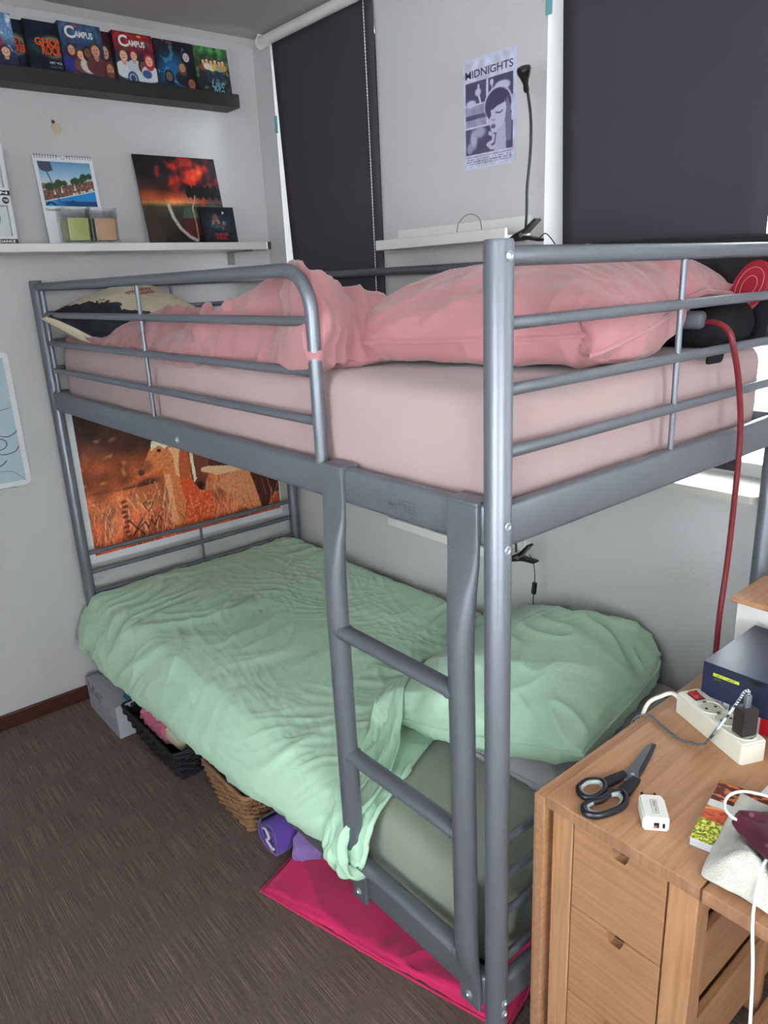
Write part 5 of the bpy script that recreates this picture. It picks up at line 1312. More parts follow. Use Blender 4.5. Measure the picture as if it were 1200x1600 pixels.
def basket(label, x0, x1, y0, y1, h, flare, m, rows, step, weave, rimr, under, twist=0.004, dip=None, name='storage_basket', rough=0.0):
    """woven basket: upright stakes with horizontal bands passing over and under them"""
    t = thing(name, ((x0+x1)/2, (y0+y1)/2, 0), label, 'basket')
    def loop(z, off=0.0, n=120):
        f = z/h; X0, X1, Y0, Y1 = x0-flare*f-off, x1+flare*f+off, y0-flare*f-off, y1+flare*f+off
        P_ = rrect(X1-X0, Y1-Y0, 0.015, 3); pts = [Vector((X0+a, Y0+b, z)) for a, b in P_]
        # resample evenly
        L_ = [0]; 
        for a, b in zip(pts, pts[1:]+pts[:1]): L_.append(L_[-1]+(b-a).length)
        out = []
        for k in range(n):
            s_ = L_[-1]*k/n; i = max(j for j in range(len(pts)) if L_[j] <= s_+1e-9)
            a = pts[i]; b = pts[(i+1) % len(pts)]; out.append(a.lerp(b, (s_-L_[i])/max(1e-9, L_[i+1]-L_[i])))
        return out
    per = 2*((x1-x0)+(y1-y0)); ns = int(per/step); ns += ns % 2; n = ns*3
    cxy = Vector(((x0+x1)/2, (y0+y1)/2, 0))
    bm = bmesh.new()
    for r_ in range(rows):
        z = h*(r_+0.5)/rows; L0 = loop(z, 0, n); pts = []
        for k, q in enumerate(L0):
            o_ = (q-cxy); o_.z = 0; o_ = Vector((math.copysign(1, o_.x) if abs(o_.x)/(x1-x0) > abs(o_.y)/(y1-y0) else 0, 0 if abs(o_.x)/(x1-x0) > abs(o_.y)/(y1-y0) else math.copysign(1, o_.y), 0))
            pts.append(q+o_*twist*math.cos(math.pi*(k/3+r_))+Vector((0, 0, rough*noise.noise(Vector((k*0.7, r_*3.1, 1))))))
        tube(bm, pts, weave, 6, h/rows*0.52 if False else weave, (0, 0, 1), True, True)
        if not rough:
            pass
    obj('woven_body', bm, m, t, 'auto')
    A = loop(0.003, 0, ns); B = loop(h-0.002, 0, ns); bm = bmesh.new()
    for a, b in zip(A, B): tube(bm, [a, b], under, 6)
    obj('stakes', bm, m, t, 'auto')
    bm = bmesh.new(); R_ = loop(h, 0, 90)
    if dip: R_ = [q+Vector((0, 0, dip(q))) for q in R_]
    tube(bm, R_, rimr, 10, closed=True); obj('rim', bm, m, t, 'auto')
    bm = bmesh.new(); fl = loop(0.004, -0.003, 40); bm.faces.new([bm.verts.new(q) for q in fl]); bmesh.ops.solidify(bm, geom=bm.faces[:], thickness=0.003); obj('base', bm, m, t)
    bm = bmesh.new(); A = loop(0.004, -0.006, 60); B = loop(h-0.004, -0.006, 60); va = [bm.verts.new(q) for q in A]; vb = [bm.verts.new(q) for q in B]
    for k in range(60): bm.faces.new((va[k], va[(k+1) % 60], vb[(k+1) % 60], vb[k]))
    bmesh.ops.solidify(bm, geom=bm.faces[:], thickness=0.002); obj('lining', bm, m, t)
    return t
MT['blackrush'] = mat('black_paper_rush', (34, 35, 40), 0.55, 0, 0.35, 60, 0.4, 300)
MT['wicker'] = mat('willow', (150, 112, 78), 0.6, 0, 0.35, 25, 0.4, 200)
basket('black woven storage basket holding a doll, under the lower bunk beside the grey box', -0.004, 0.25, 1.365, 1.705, 0.128, 0.040, MT['blackrush'], 9, 0.020, 0.0078, 0.006, 0.005, 0.004)
basket('brown wicker basket under the middle of the lower bunk, filled with cloth', 0.040, 0.34, 0.985, 1.185, 0.150, 0.032, MT['wicker'], 15, 0.022, 0.0046, 0.007, 0.0036, 0.0065, rough=0.003, name='wicker_basket')
# doll with a pink ruffled dress
doll = thing('doll', (0.09, 1.54, 0.02), 'cream soft doll in a pink ruffled dress inside the black basket', 'doll')
MT['cream'] = fabric('cream_cloth', (208, 196, 168), 0.95, 400, 0.05, 0.4); MT['ruffle'] = fabric('pink_ruffle', (206, 108, 136), 0.95, 300, 0.15, 0.5)
limb('body', [(0.050, 1.70, 0.108), (0.045, 1.64, 0.118), (0.040, 1.55, 0.122), (0.038, 1.46, 0.118), (0.038, 1.39, 0.108)], [0.030, 0.044, 0.040, 0.042, 0.030], MT['cream'], doll)
limb('head', [(0.052, 1.725, 0.110), (0.052, 1.70, 0.120), (0.052, 1.665, 0.122)], [0.02, 0.036, 0.02], MT['cream'], doll)
bm = bmesh.new()
for k in range(12):
    yc = 1.635-0.0150*k; ring = []
    for j in range(40):
        a = 2*math.pi*j/40; r_ = 0.050+0.006*math.sin(j*2.2+k*1.7)
        ring.append(Vector((0.042+r_*math.cos(a), yc+0.006*math.sin(j*1.3+k), 0.122+r_*math.sin(a)*0.9)))
    tube(bm, ring, 0.0085, 6, closed=True)
obj('ruffled_dress', bm, MT['ruffle'], doll, True)
# cloth in the wicker basket
bm = bmesh.new(); box(bm, (0.045, 0.99, 0.03), (0.33, 1.18, 0.158), 0.02, 3)
for it in range(3): bmesh.ops.subdivide_edges(bm, edges=[e for e in bm.edges if e.calc_length() > 0.02], cuts=1, use_grid_fill=True)
for v in bm.verts: v.co += noise.noise_vector(v.co*16)*0.010
fab2 = mat('white_green_cloth', (200, 204, 206), 0.95, 0, 0.0, 20, 0.3, 90)
nt, N, L, P = nodes(fab2); vo = N.new('ShaderNodeTexVoronoi'); vo.inputs['Scale'].default_value = 22; tc = N.new('ShaderNodeTexCoord'); L.new(tc.outputs['Object'], vo.inputs['Vector'])
rp = N.new('ShaderNodeValToRGB'); rp.color_ramp.elements[0].position = 0.20; rp.color_ramp.elements[0].color = (*lin((110, 160, 140)), 1); rp.color_ramp.elements[1].position = 0.24; rp.color_ramp.elements[1].color = (*lin((206, 206, 210)), 1)
L.new(vo.outputs['Distance'], rp.inputs[0]); L.new(rp.outputs[0], P.inputs['Base Color'])
tag(obj('folded_cloth', bm, fab2, None, True), 'folded white cloth with green dots filling the wicker basket', 'cloth')
# rolled purple towel
MT['purple'] = fabric('purple_terry', (92, 66, 150), 1.0, 260, 0.12, 0.9, 0.3, 0.25, 30); MT['lilac'] = fabric('lilac_terry', (140, 116, 178), 1.0, 260, 0.12, 0.9, 0.3, 0.3, 30)
tw = thing('rolled_towel', (0.12, 0.86, 0), 'rolled purple towel with a white swirl on the floor beside the wicker basket', 'towel')
bm = bmesh.new(); sp_ = []
for k in range(90):
    a = k*0.22; r_ = 0.008+0.0024*a; sp_.append((r_*math.cos(a), r_*math.sin(a)))
wv = 0.0055
A = []; rows = []
for j in range(2):
    pass
cx, cz = 0.873, 0.058
for xx in (0.032, 0.20):
    outer = []
    for k, (a, b) in enumerate(sp_):
        d = math.hypot(a, b); outer.append((bm.verts.new((xx+0.004*math.sin(k*0.5), cx+a*(1+wv/d), cz+b*(1+wv/d))), bm.verts.new((xx+0.003*math.sin(k*0.5), cx+a*(1-wv/d), cz+b*(1-wv/d)))))
    rows.append(outer)
for k in range(89):
    (a0, b0), (a1, b1) = rows[0][k], rows[0][k+1]; (c0, d0), (c1, d1) = rows[1][k], rows[1][k+1]
    bm.faces.new((a0, a1, b1, b0)); bm.faces.new((c0, d0, d1, c1)); bm.faces.new((a0, c0, c1, a1)); bm.faces.new((b0, b1, d1, d0))
obj('towel_roll', bm, MT['purple'], tw, True)
ctube('white_swirl', smooth_path([(0.026, 0.891, 0.085), (0.022, 0.871, 0.095), (0.022, 0.856, 0.075), (0.022, 0.871, 0.06), (0.024, 0.851, 0.045), (0.022, 0.836, 0.05)], 6), 0.0035, mat('white_print', (214, 210, 226), 0.9), tw, 6)
bm = bmesh.new(); bmesh.ops.create_icosphere(bm, subdivisions=5, radius=0.06, matrix=Matrix.Translation((0.13, 0.785, 0.050)) @ Matrix.Diagonal((1.3, 0.75, 0.84, 1)))
for v in bm.verts:
    v.co += noise.noise_vector(v.co*22)*0.010; r1 = 1-abs(noise.noise(v.co*26)); v.co += (v.co-Vector((0.12, 0.815, 0.05))).normalized()*0.010*(r1**3-0.3)
    if v.co.z < 0.002: v.co.z = 0.002
tag(obj('bundled_cloth', bm, MT['lilac'], None, True), 'crumpled lilac cloth on the floor between the purple towel and the pink cushion', 'cloth')
# pink floor cushion
MT['hotpink'] = fabric('raspberry_canvas', (214, 46, 104), 0.85, 600, 0.04, 0.3, 0.2, 0.12, 12)
cf = posed((0.375, 0.520, 0.070), math.radians(15))
bm, rim = bag(0.70, 0.70, 40, 40, 0.10, cf, 90, 3, 0.004)
me = drape(bm, 14, [collider((-1, -0.6, -0.1), (1.2, 2.1, 0.0), 0)], pressure=3.0, shrink=-0.02, mass=0.3, stiff=20, bend=2.0, q=5)
pts_ = [me.vertices[i].co.copy() for i in rim]
me = refine(me, bag_rest(0.70, 0.70, 40, 40), 2, 91, [(60, 2, 5, 0.020, 2.0, 0.1), (-20, 4, 12, 0.008, 2.0, 0.1)])
pc = tag(meshobj('floor_cushion', me, MT['hotpink'], None, True), 'flat raspberry pink floor cushion under the ladder end of the bed', 'cushion')
ctube('piping', pts_, 0.003, MT['hotpink'], pc, 6, None, None, True)

# ------------------------------------------------------------------ birch gate-leg table with drawers
tb = thing('gateleg_table', (0.44, -0.20, 0), 'light birch gate-leg table with drawers, its left leaf folded down beside the bed', 'table')
BIR = (184, 138, 103)
WX = wood('birch_lengthwise', BIR, 'X', 0.055, 0.42, 0.07); WZ = wood('birch_upright', (176, 132, 98), 'Z', 0.06, 0.9, 0.05); WY = wood('birch_crosswise', (172, 128, 95), 'Y', 0.06, 0.35, 0.09)
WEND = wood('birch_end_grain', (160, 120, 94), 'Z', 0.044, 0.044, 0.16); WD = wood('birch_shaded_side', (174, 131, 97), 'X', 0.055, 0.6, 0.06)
TX0, TX1, TY0, TY1 = 0.0415, 0.842, -0.327, -0.067
def slab(name, lo, hi, m=WX):
    """board whose short end faces show end grain"""
    bm = bmesh.new(); box(bm, lo, hi, 0.0015, 1)
    for f in bm.faces:
        f.material_index = 1 if abs(f.calc_center_median().x-lo[0]) < 0.002 or abs(f.calc_center_median().x-hi[0]) < 0.002 else 0
    o = obj(name, bm, [m, WEND], tb); return o
slab('tabletop', (TX0, TY0, 0.718), (TX1, TY1, 0.740))
slab('raised_leaf', (TX0, -0.935, 0.718), (TX1, TY0-0.003, 0.740))
bm = bmesh.new(); box(bm, (TX0, -0.0655, 0.12), (TX1, -0.0435, 0.733), 0.002, 1)
for f in bm.faces: f.material_index = 1 if abs(f.calc_center_median().x-TX0) < 0.002 else 0
obj('folded_leaf', bm, [WX, wood('birch_leaf_edge', (158, 118, 88), 'X', 0.05, 0.9, 0.16)], tb)
for x0 in (0.046, 0.800):
    cbox('leg', (x0, -0.118, 0), (x0+0.038, -0.079, 0.718), WZ, tb, 0.002, 1); cbox('leg', (x0, -0.325, 0), (x0+0.038, -0.281, 0.718), WZ, tb, 0.002, 1)
    cbox('plinth_rail', (x0+0.004, -0.281, 0.12), (x0+0.034, -0.118, 0.185), WY, tb)
for y0 in (-0.112, -0.318): cbox('side_rail', (0.084, y0, 0.660), (0.800, y0+0.022, 0.7175), WD, tb, 0.001, 1); cbox('side_rail', (0.084, y0, 0.125), (0.800, y0+0.022, 0.175), WD, tb, 0.001, 1)
cbox('centre_panel', (0.435, -0.290, 0.14), (0.447, -0.110, 0.705), WZ, tb)
def notch_face(y0, y1, z0, z1, cy, w, d, x, th, flip=1):
    o_ = [(y0, z0), (y1, z0), (y1, z1)]
    c = [(cy+w/2, z1), (cy+w/2-0.002, z1-d*0.6), (cy+w/2-0.006, z1-d), (cy-w/2+0.006, z1-d), (cy-w/2+0.002, z1-d*0.6), (cy-w/2, z1)]
    return o_+c+[(y0, z1)]
for side, (xf, xb) in enumerate(((0.046, 0.425), (0.838, 0.457))):
    sg_ = 1 if side == 0 else -1
    for k, (z1, z0) in enumerate(((0.7165, 0.5560), (0.5535, 0.3735), (0.3710, 0.1890))):
        d = bpy.data.objects.new('drawer', None); C.objects.link(d); d.parent = tb; d.matrix_parent_inverse = Matrix.Translation(-Vector(tb.location))
        bm = bmesh.new()
        prism(bm, notch_face(-0.2785, -0.1205, z0, z1, -0.2035, 0.030, 0.020, xf, 0.016), (xf, 0, 0), (0, 1, 0), (0, 0, 1), (sg_, 0, 0), 0.016)
        bmesh.ops.bevel(bm, geom=bm.edges[:], offset=0.0008, segments=1, affect='EDGES')
        obj('drawer_front', bm, WY, d, 'auto')
        bm = bmesh.new(); xa, xb_ = sorted((xf+sg_*0.016, xb)); zt = z1-0.022; ty = -0.2785
        box(bm, (xa, ty, z0+0.004), (xb_, ty+0.011, zt)); box(bm, (xa, -0.1315, z0+0.004), (xb_, -0.1205, zt)); box(bm, (xa, ty+0.011, z0+0.008), (xb_, -0.1315, z0+0.014))
        xe = xb_-0.010 if sg_ > 0 else xa; box(bm, (xe, ty+0.011, z0+0.014), (xe+0.010, -0.1315, zt))
        obj('drawer_box', bm, WD, d)
        # runner strips beside the drawers, seen through the open side of the frame
    for zz in (0.5535, 0.3715): cbox('runner', (min(xf, xb)+0.04*(side == 0), -0.2925, zz-0.030), (max(xf, xb)-0.04*(side == 1), -0.2800, zz-0.004), WD, tb)
g = bpy.data.objects.new('gate_leg', None); C.objects.link(g); g.parent = tb; g.matrix_parent_inverse = Matrix.Translation(-Vector(tb.location))
def gbar(nm, a, b, w):
    a, b = Vector(a), Vector(b); bm = bmesh.new(); c = (a+b)/2; dv = b-a; L_ = dv.length
    rotbox(bm, c, (L_, 0.022, w), math.atan2(dv.y, dv.x), 0, 0, 0.001, 1); obj(nm, bm, WD, g)
gbar('gate_rail', (0.42, -0.335, 0.685), (0.46, -0.75, 0.685), 0.05); gbar('gate_rail', (0.42, -0.335, 0.15), (0.46, -0.75, 0.15), 0.05)
cbox('gate_upright', (0.44, -0.79, 0), (0.48, -0.752, 0.7165), WZ, g, 0.002, 1)

TT = 0.7405
MT['strip'] = mat('ivory_plastic', (222, 218, 202), 0.4)
# ------------------------------------------------------------------ power strip
P0_, P1_ = Vector((0.406, -0.078, TT)), Vector((0.336, -0.228, TT))
dr = (P1_-P0_).normalized(); sd = Vector((-dr.y, dr.x, 0)); 
if sd.y > 0: sd = -sd
A0 = Vector((0.412, -0.082, TT)); Ls = 0.178; Ws = 0.050; Hs = 0.040
strip = thing('power_strip', A0+dr*Ls/2+sd*Ws/2, 'ivory power strip with a red rocker switch on the birch table', 'power strip')
bm = bmesh.new(); prism(bm, rrect(Ls, Ws, 0.007, 4), A0, dr, sd, (0, 0, 1), Hs)
bmesh.ops.bevel(bm, geom=[e for e in bm.edges if abs(e.verts[0].co.z-e.verts[1].co.z) < 1e-5 and e.verts[0].co.z > TT+0.01], offset=0.003, segments=3, affect='EDGES')
obj('body', bm, MT['strip'], strip, 'auto')
def onstrip(u, v, z=0): return A0+dr*(Ls*u)+sd*(Ws*v)+Vector((0, 0, Hs+z))
bm = bmesh.new(); prism(bm, [(0.002, 0.0015), (Ls-0.002, 0.0015), (Ls-0.002, Ws-0.0015), (0.002, Ws-0.0015)], A0+Vector((0, 0, Hs*0.45)), dr, sd, (0, 0, 1), 0.0006)
obj('seam', bm, MT['strip'], strip)
bm = bmesh.new(); prism(bm, [(-0.014, -0.010), (0.014, -0.010), (0.014, 0.010), (-0.014, 0.010)], onstrip(0.14, 0.5, -0.001), dr, sd, (0, 0, 1), 0.0018); obj('switch_frame', bm, MT['case'], strip)
MT['rswitch'] = mat('translucent_red', (170, 26, 34), 0.25)
bm = bmesh.new(); prism(bm, [(-0.011, 0.0), (0.011, 0.0), (0.011, 0.0016), (0, 0.0026), (-0.011, 0.0055)], onstrip(0.14, 0.5, 0.0)-sd*0.0085, dr, (0, 0, 1), sd, 0.017); obj('rocker_switch', bm, MT['rswitch'], strip)
MT['strip2'] = mat('ivory_recess', (196, 194, 180), 0.45)
for u in (0.375, 0.600, 0.845):
    so = bpy.data.objects.new('socket', None); C.objects.link(so); so.parent = strip; so.matrix_parent_inverse = Matrix.Translation(-Vector(strip.location))
    c = onstrip(u, 0.5)
    bm = bmesh.new(); lathe(bm, [(0.0190, -0.012), (0.0190, 0.0010), (0.0205, 0.0010), (0.0210, 0.0), (0.0215, -0.001)], c, 32)
    bm.free(); bm = bmesh.new()
    ring = [c+dr*(0.0200*math.cos(a))+sd*(0.0200*math.sin(a))+Vector((0, 0, 0.0006)) for a in np.linspace(0, 2*math.pi, 33)[:-1]]
    tube(bm, ring, 0.0011, 8, closed=True); obj('socket_rim', bm, MT['strip'], so, 'auto')
    bm = bmesh.new(); lathe(bm, [(0.0192, 0.0001), (0.0192, 0.0005)], c, 32); obj('socket_face', bm, MT['strip2'], so, 'auto')
    bm = bmesh.new()
    for s in (-1, 1): lathe(bm, [(0.0026, 0.0004), (0.0026, 0.0012)], c+dr*(0.0095*s)*0+sd*(0.0095*s), 10)
    obj('pin_hole', bm, MT['case'], so)
    bm = bmesh.new()
    for s in (-1, 1): rotbox(bm, c+dr*(0.0185*s)+Vector((0, 0, 0.0012)), (0.003, 0.006, 0.002), math.atan2(dr.y, dr.x))
    obj('earth_clip', bm, MT['chrome'], so)
ctube('mains_cord', smooth_path([(0.418, -0.094, TT+0.020), (0.424, -0.070, TT+0.026), (0.410, -0.055, TT+0.020), (0.385, -0.041, TT+0.006), (0.372, -0.037, 0.70), (0.36, -0.033, 0.58)], 8), 0.0040, MT['strip'], strip, 12)
# black charger plugged into the last socket, braided cable leading from it
ch = thing('black_charger', onstrip(0.845, 0.5), 'black square charger plugged into the near end of the power strip', 'charger')
bm = bmesh.new(); rotbox(bm, onstrip(0.845, 0.5, 0.0265), (0.026, 0.030, 0.050), math.atan2(dr.y, dr.x), 0, 0, 0.0025, 2); obj('body', bm, mat('brown_black_plastic', (44, 38, 38), 0.35), ch, 'auto')
bc = thing('braided_cable', (0.36, -0.15, TT), 'black and white braided charging cable curling over the birch table', 'cable')
pm_ = onstrip(0.845, 0.5, 0.052)
bm = bmesh.new(); rotbox(bm, pm_+Vector((0, 0, 0.011)), (0.007, 0.012, 0.024), math.atan2(dr.y, dr.x), 0, 0, 0.0015, 2); obj('plug_shell', bm, mat('grey_metal_plug', (128, 134, 140), 0.35, 0.5), bc, 'auto')
br_m = bpy.data.materials.new('braid'); br_m.use_nodes = True
nt, N, L, P = nodes(br_m); uvn = N.new('ShaderNodeVertexColor'); uvn.layer_name = 'print'; L.new(uvn.outputs['Color'], P.inputs['Base Color']); P.inputs['Roughness'].default_value = 0.7
cp = smooth_path([tuple(pm_+Vector((0, 0, 0.020))), tuple(pm_+Vector((0, 0, 0.031))), tuple(pm_+Vector((-0.009, 0.004, 0.030))), tuple(pm_+Vector((-0.019, 0.010, 0.010))), (0.335, -0.187, 0.765), (0.335, -0.172, 0.7475), (0.333, -0.155, 0.7440), (0.330, -0.132, 0.7440), (0.345, -0.094, 0.7440), (0.356, -0.066, 0.7440), (0.351, -0.050, 0.742), (0.342, -0.038, 0.728), (0.338, -0.033, 0.68), (0.338, -0.032, 0.60)], 22)
seg = 10; bm = bmesh.new(); tube(bm, cp, 0.0024, seg); bm.verts.ensure_lookup_table(); me = bpy.data.meshes.new('cord'); bm.to_mesh(me); bm.free()
ca = me.color_attributes.new('print', 'FLOAT_COLOR', 'CORNER'); col = np.ones((len(me.loops), 4), np.float32)
dist = [0.0]
for a, b in zip(cp, cp[1:]): dist.append(dist[-1]+(b-a).length)
for li, lp in enumerate(me.loops):
    r_, k = divmod(lp.vertex_index, seg); v_ = 1.0 if (int(dist[min(r_, len(cp)-1)]/0.0022) + (k*2)//seg) % 2 and dist[min(r_, len(cp)-1)] < 0.105 else (0.30 if (int(dist[min(r_, len(cp)-1)]/0.0022)+(k*2)//seg) % 2 else 0.015)
    col[li, :3] = np.array([0.62, 0.70, 0.74])*v_ if v_ > 0.1 else (0.012, 0.012, 0.014)
ca.data.foreach_set('color', col.ravel()); meshobj('cord', me, br_m, bc, True)
# ------------------------------------------------------------------ scissors
sc = thing('scissors', (0.16, -0.13, TT), 'scissors with black and grey handles lying open on the birch table', 'scissors')
MT['grip'] = mat('black_grip', (26, 27, 32), 0.35); MT['gripin'] = mat('grey_grip', (150, 156, 156), 0.5); MT['steel'] = mat('blade_steel', (146, 148, 152), 0.28, 0.85)
def loop_handle(pts, z, ri, ro):
    P_ = smooth_path(pts+[pts[0]], 5)[:-1]; P_ = [Vector((a.x, a.y, z)) for a in P_]; n = len(P_)
    c = sum(P_, Vector())/n
    bm = bmesh.new(); tube(bm, [p.lerp(c, 0.13) for p in P_], ro, 10, ro*0.95, (0, 0, 1), True, True); obj('handle', bm, MT['grip'], sc, 'auto')
    bm = bmesh.new(); tube(bm, [p.lerp(c, 0.30) for p in P_], ri, 10, ri*0.7, (0, 0, 1), True, True); obj('handle_lining', bm, MT['gripin'], sc, 'auto')
loop_handle([(0.087, -0.094), (0.112, -0.094), (0.130, -0.108), (0.129, -0.121), (0.113, -0.131), (0.088, -0.131), (0.073, -0.120), (0.076, -0.104)], 0.7475, 0.0042, 0.0056)
loop_handle([(0.052, -0.126), (0.071, -0.129), (0.092, -0.138), (0.119, -0.139), (0.134, -0.151), (0.124, -0.166), (0.100, -0.173), (0.072, -0.167), (0.049, -0.156), (0.040, -0.139)], 0.7475, 0.0042, 0.0058)
def plate(nm, poly, z, th, m):
    bm = bmesh.new(); prism(bm, poly, (0, 0, z), (1, 0, 0), (0, 1, 0), (0, 0, 1), th); bmesh.ops.bevel(bm, geom=bm.edges[:], offset=min(0.0006, th*0.3), segments=1, affect='EDGES'); obj(nm, bm, m, sc, 'auto')
plate('grip_arm', [(0.118, -0.128), (0.124, -0.110), (0.150, -0.116), (0.176, -0.123), (0.171, -0.134), (0.150, -0.133)], 0.744, 0.007, MT['grip'])
plate('grip_arm', [(0.118, -0.140), (0.132, -0.163), (0.150, -0.160), (0.176, -0.155), (0.174, -0.141), (0.150, -0.141)], 0.743, 0.007, MT['grip'])
plate('blade', [(0.160, -0.129), (0.172, -0.126), (0.200, -0.1215), (0.272, -0.109), (0.284, -0.113), (0.268, -0.118), (0.200, -0.137), (0.176, -0.150), (0.165, -0.148)], 0.7448, 0.0015, MT['steel'])
plate('blade', [(0.165, -0.131), (0.180, -0.128), (0.230, -0.122), (0.283, -0.1135), (0.286, -0.119), (0.250, -0.131), (0.205, -0.143), (0.172, -0.150)], 0.7432, 0.0015, mat('blade_back', (84, 84, 90), 0.3, 0.8))
bm = bmesh.new(); lathe(bm, [(0.0035, 0), (0.0035, 0.0012), (0.0015, 0.0018)], (0.181, -0.137, 0.7462), 16); obj('pivot_screw', bm, MT['cap'], sc, 'auto')
# ------------------------------------------------------------------ white travel charger
wc = thing('white_charger', (0.12, -0.22, TT), 'white wall charger with two USB ports lying on the birch table beside the scissors', 'charger')
cA = Vector((0.083, -0.2155, TT)); cu_ = Vector((0.026, -0.031, 0)).normalized(); cv = Vector((0.046, 0.034, 0)); cv = (cv-cu_*cv.dot(cu_)).normalized(); wch, lch, hch = 0.038, 0.050, 0.024
bm = bmesh.new(); prism(bm, [(0, 0), (wch, 0), (wch, lch), (wch*0.88, lch+0.006), (wch*0.12, lch+0.006), (0, lch)], cA, cu_, cv, (0, 0, 1), hch)
bmesh.ops.bevel(bm, geom=bm.edges[:], offset=0.0028, segments=3, affect='EDGES'); obj('body', bm, MT['whitep'], wc, 'auto')
def onface(a, z, o=0.0004): return cA+cu_*a-cv*o+Vector((0, 0, z))
bm = bmesh.new(); prism(bm, rrect(0.0075, 0.0095, 0.001, 3), onface(0.0155, 0.007), cu_, (0, 0, 1), -cv, 0.0004); obj('usb_port', bm, MT['case'], wc)
bm = bmesh.new(); prism(bm, rrect(0.0042, 0.004, 0.0005, 3), onface(0.0160, 0.0075, 0.0009), cu_, (0, 0, 1), -cv, 0.0002); obj('port_tongue', bm, mat('orange_tongue', (196, 80, 50), 0.4), wc)
bm = bmesh.new(); prism(bm, rrect(0.0035, 0.0085, 0.0015, 4), onface(0.0280, 0.0075), cu_, (0, 0, 1), -cv, 0.0004); obj('usb_port', bm, MT['case'], wc)
bm = bmesh.new(); fr_ = [cA+cu_*(0.0155+a)+cv*(0.012+b)+Vector((0, 0, hch+0.0001)) for a, b in rrect(0.009, 0.030, 0.001, 2)]; tube(bm, fr_, 0.0003, 5, closed=True); obj('logo_frame', bm, MT['txtk'], wc)
lettering('logo', 'AI-LONG', cA+cu_*0.0225+cv*0.0145+Vector((0, 0, hch+0.0003)), cv, -cu_, 0.0042, MT['txtk'], wc, 0.02, 0.0001, width=0.025)
for a in (0.0095, 0.0285):
    bm = bmesh.new(); p0 = cA+cu_*a+cv*(lch+0.005)+Vector((0, 0, hch*0.45)); tube(bm, [p0, p0+cv*0.012], 0.0021, 10); obj('pin', bm, MT['whitep'], wc, 'auto')
    bm = bmesh.new(); tube(bm, [p0+cv*0.011, p0+cv*0.0185], 0.0023, 10); obj('pin_tip', bm, mat('pin_metal', (70, 66, 60), 0.35, 0.8), wc, 'auto')
# ------------------------------------------------------------------ shoe box
sb = thing('shoe_box', (0.56, -0.27, TT), 'dark blue shoe box with a red base panel and yellow writing on the table', 'box')
MT['navy'] = mat('navy_card', (32, 42, 68), 0.32, 0, 0.02, 30, 0.2, 240, 0.6); MT['redcard'] = mat('red_card', (186, 20, 40), 0.4)
X0, X1, Y1, Y0 = 0.447, 0.655, -0.113, -0.435
cbox('base', (X0+0.003, Y0+0.003, TT), (X1-0.003, Y1-0.003, 0.83), MT['navy'], sb, 0.001, 1)
bm = bmesh.new(); prism(bm, [(-0.223, TT+0.0005), (-0.223, 0.773), (-0.43, 0.773), (-0.43, TT+0.0005)], (X0+0.0022, 0, 0), (0, 1, 0), (0, 0, 1), (1, 0, 0), 0.0006); obj('red_panel', bm, MT['redcard'], sb)
bm = bmesh.new(); box(bm, (X0, Y0, 0.843), (X1, Y1, 0.845)); box(bm, (X0, Y0, 0.776), (X0+0.002, Y1, 0.843)); box(bm, (X1-0.002, Y0, 0.776), (X1, Y1, 0.843)); box(bm, (X0+0.002, Y1-0.002, 0.776), (X1-0.002, Y1, 0.843)); box(bm, (X0+0.002, Y0, 0.776), (X1-0.002, Y0+0.002, 0.843))
obj('lid', bm, MT['navy'], sb)
def on_box(y, z, o=0.0006): return (X0-o, y, z)
bm = bmesh.new(); prism(bm, [(0, 0), (0.048, 0), (0.048, 0.006), (0, 0.006)], on_box(-0.133, 0.822), (0, -1, 0.0), (0, 0, 1), (-1, 0, 0), 0.0003); obj('yellow_strip', bm, mat('lime_print', (206, 214, 60), 0.5), sb)
lettering('strip_text', 'ADVENTURE AWAITS'[:0] or 'COMFORT COMFORT', on_box(-0.1345, 0.8233, 0.0010), (0, -1, 0), (0, 0, 1), 0.0032, MT['txtk'], sb, 0.01, 0.0001, width=0.040)
lettering('small_text', 'shoes', on_box(-0.135, 0.8155), (0, -1, 0), (0, 0, 1), 0.0035, mat('lime_dark', (130, 140, 50), 0.5), sb, 0.01, 0.0001, width=0.013)
bm = bmesh.new(); pts = [(0.0125*math.cos(a), 0.0095*math.sin(a)) for a in np.linspace(math.pi, 2*math.pi, 14)]; prism(bm, pts, on_box(-0.2105, 0.8425), (0, -1, 0), (0, 0, 1), (-1, 0, 0), 0.0003); obj('finger_hole', bm, MT['case'], sb)
p = Paint(60, 24, (196, 198, 204)); p.mix(((p.u > 0.72) & (p.v < 0.55) & (pnoise(p.u*90, p.v*3, 4) > 0)).astype(float), (40, 40, 50)); p.ell(0.20, 0.7, 0.04, 0.12, (60, 60, 70)); p.ell(0.55, 0.65, 0.04, 0.1, (90, 90, 100)); p.ell(0.75, 0.8, 0.03, 0.1, (90, 90, 100)); p.mix(((p.v > 0.1) & (p.v < 0.2) & (pnoise(p.u*40, p.v*0, 7) > 0)).astype(float), (80, 80, 90))
printed('size_label', p, (X0+0.002, -0.117, TT+0.012), (0, -1, 0), (0, 0, 1), 0.050, 0.026, sb)
cbox('white_label', (X0+0.0012, -0.223, TT+0.001), (X0+0.0020, -0.170, 0.773), mat('pale_label', (206, 196, 198), 0.5), sb)
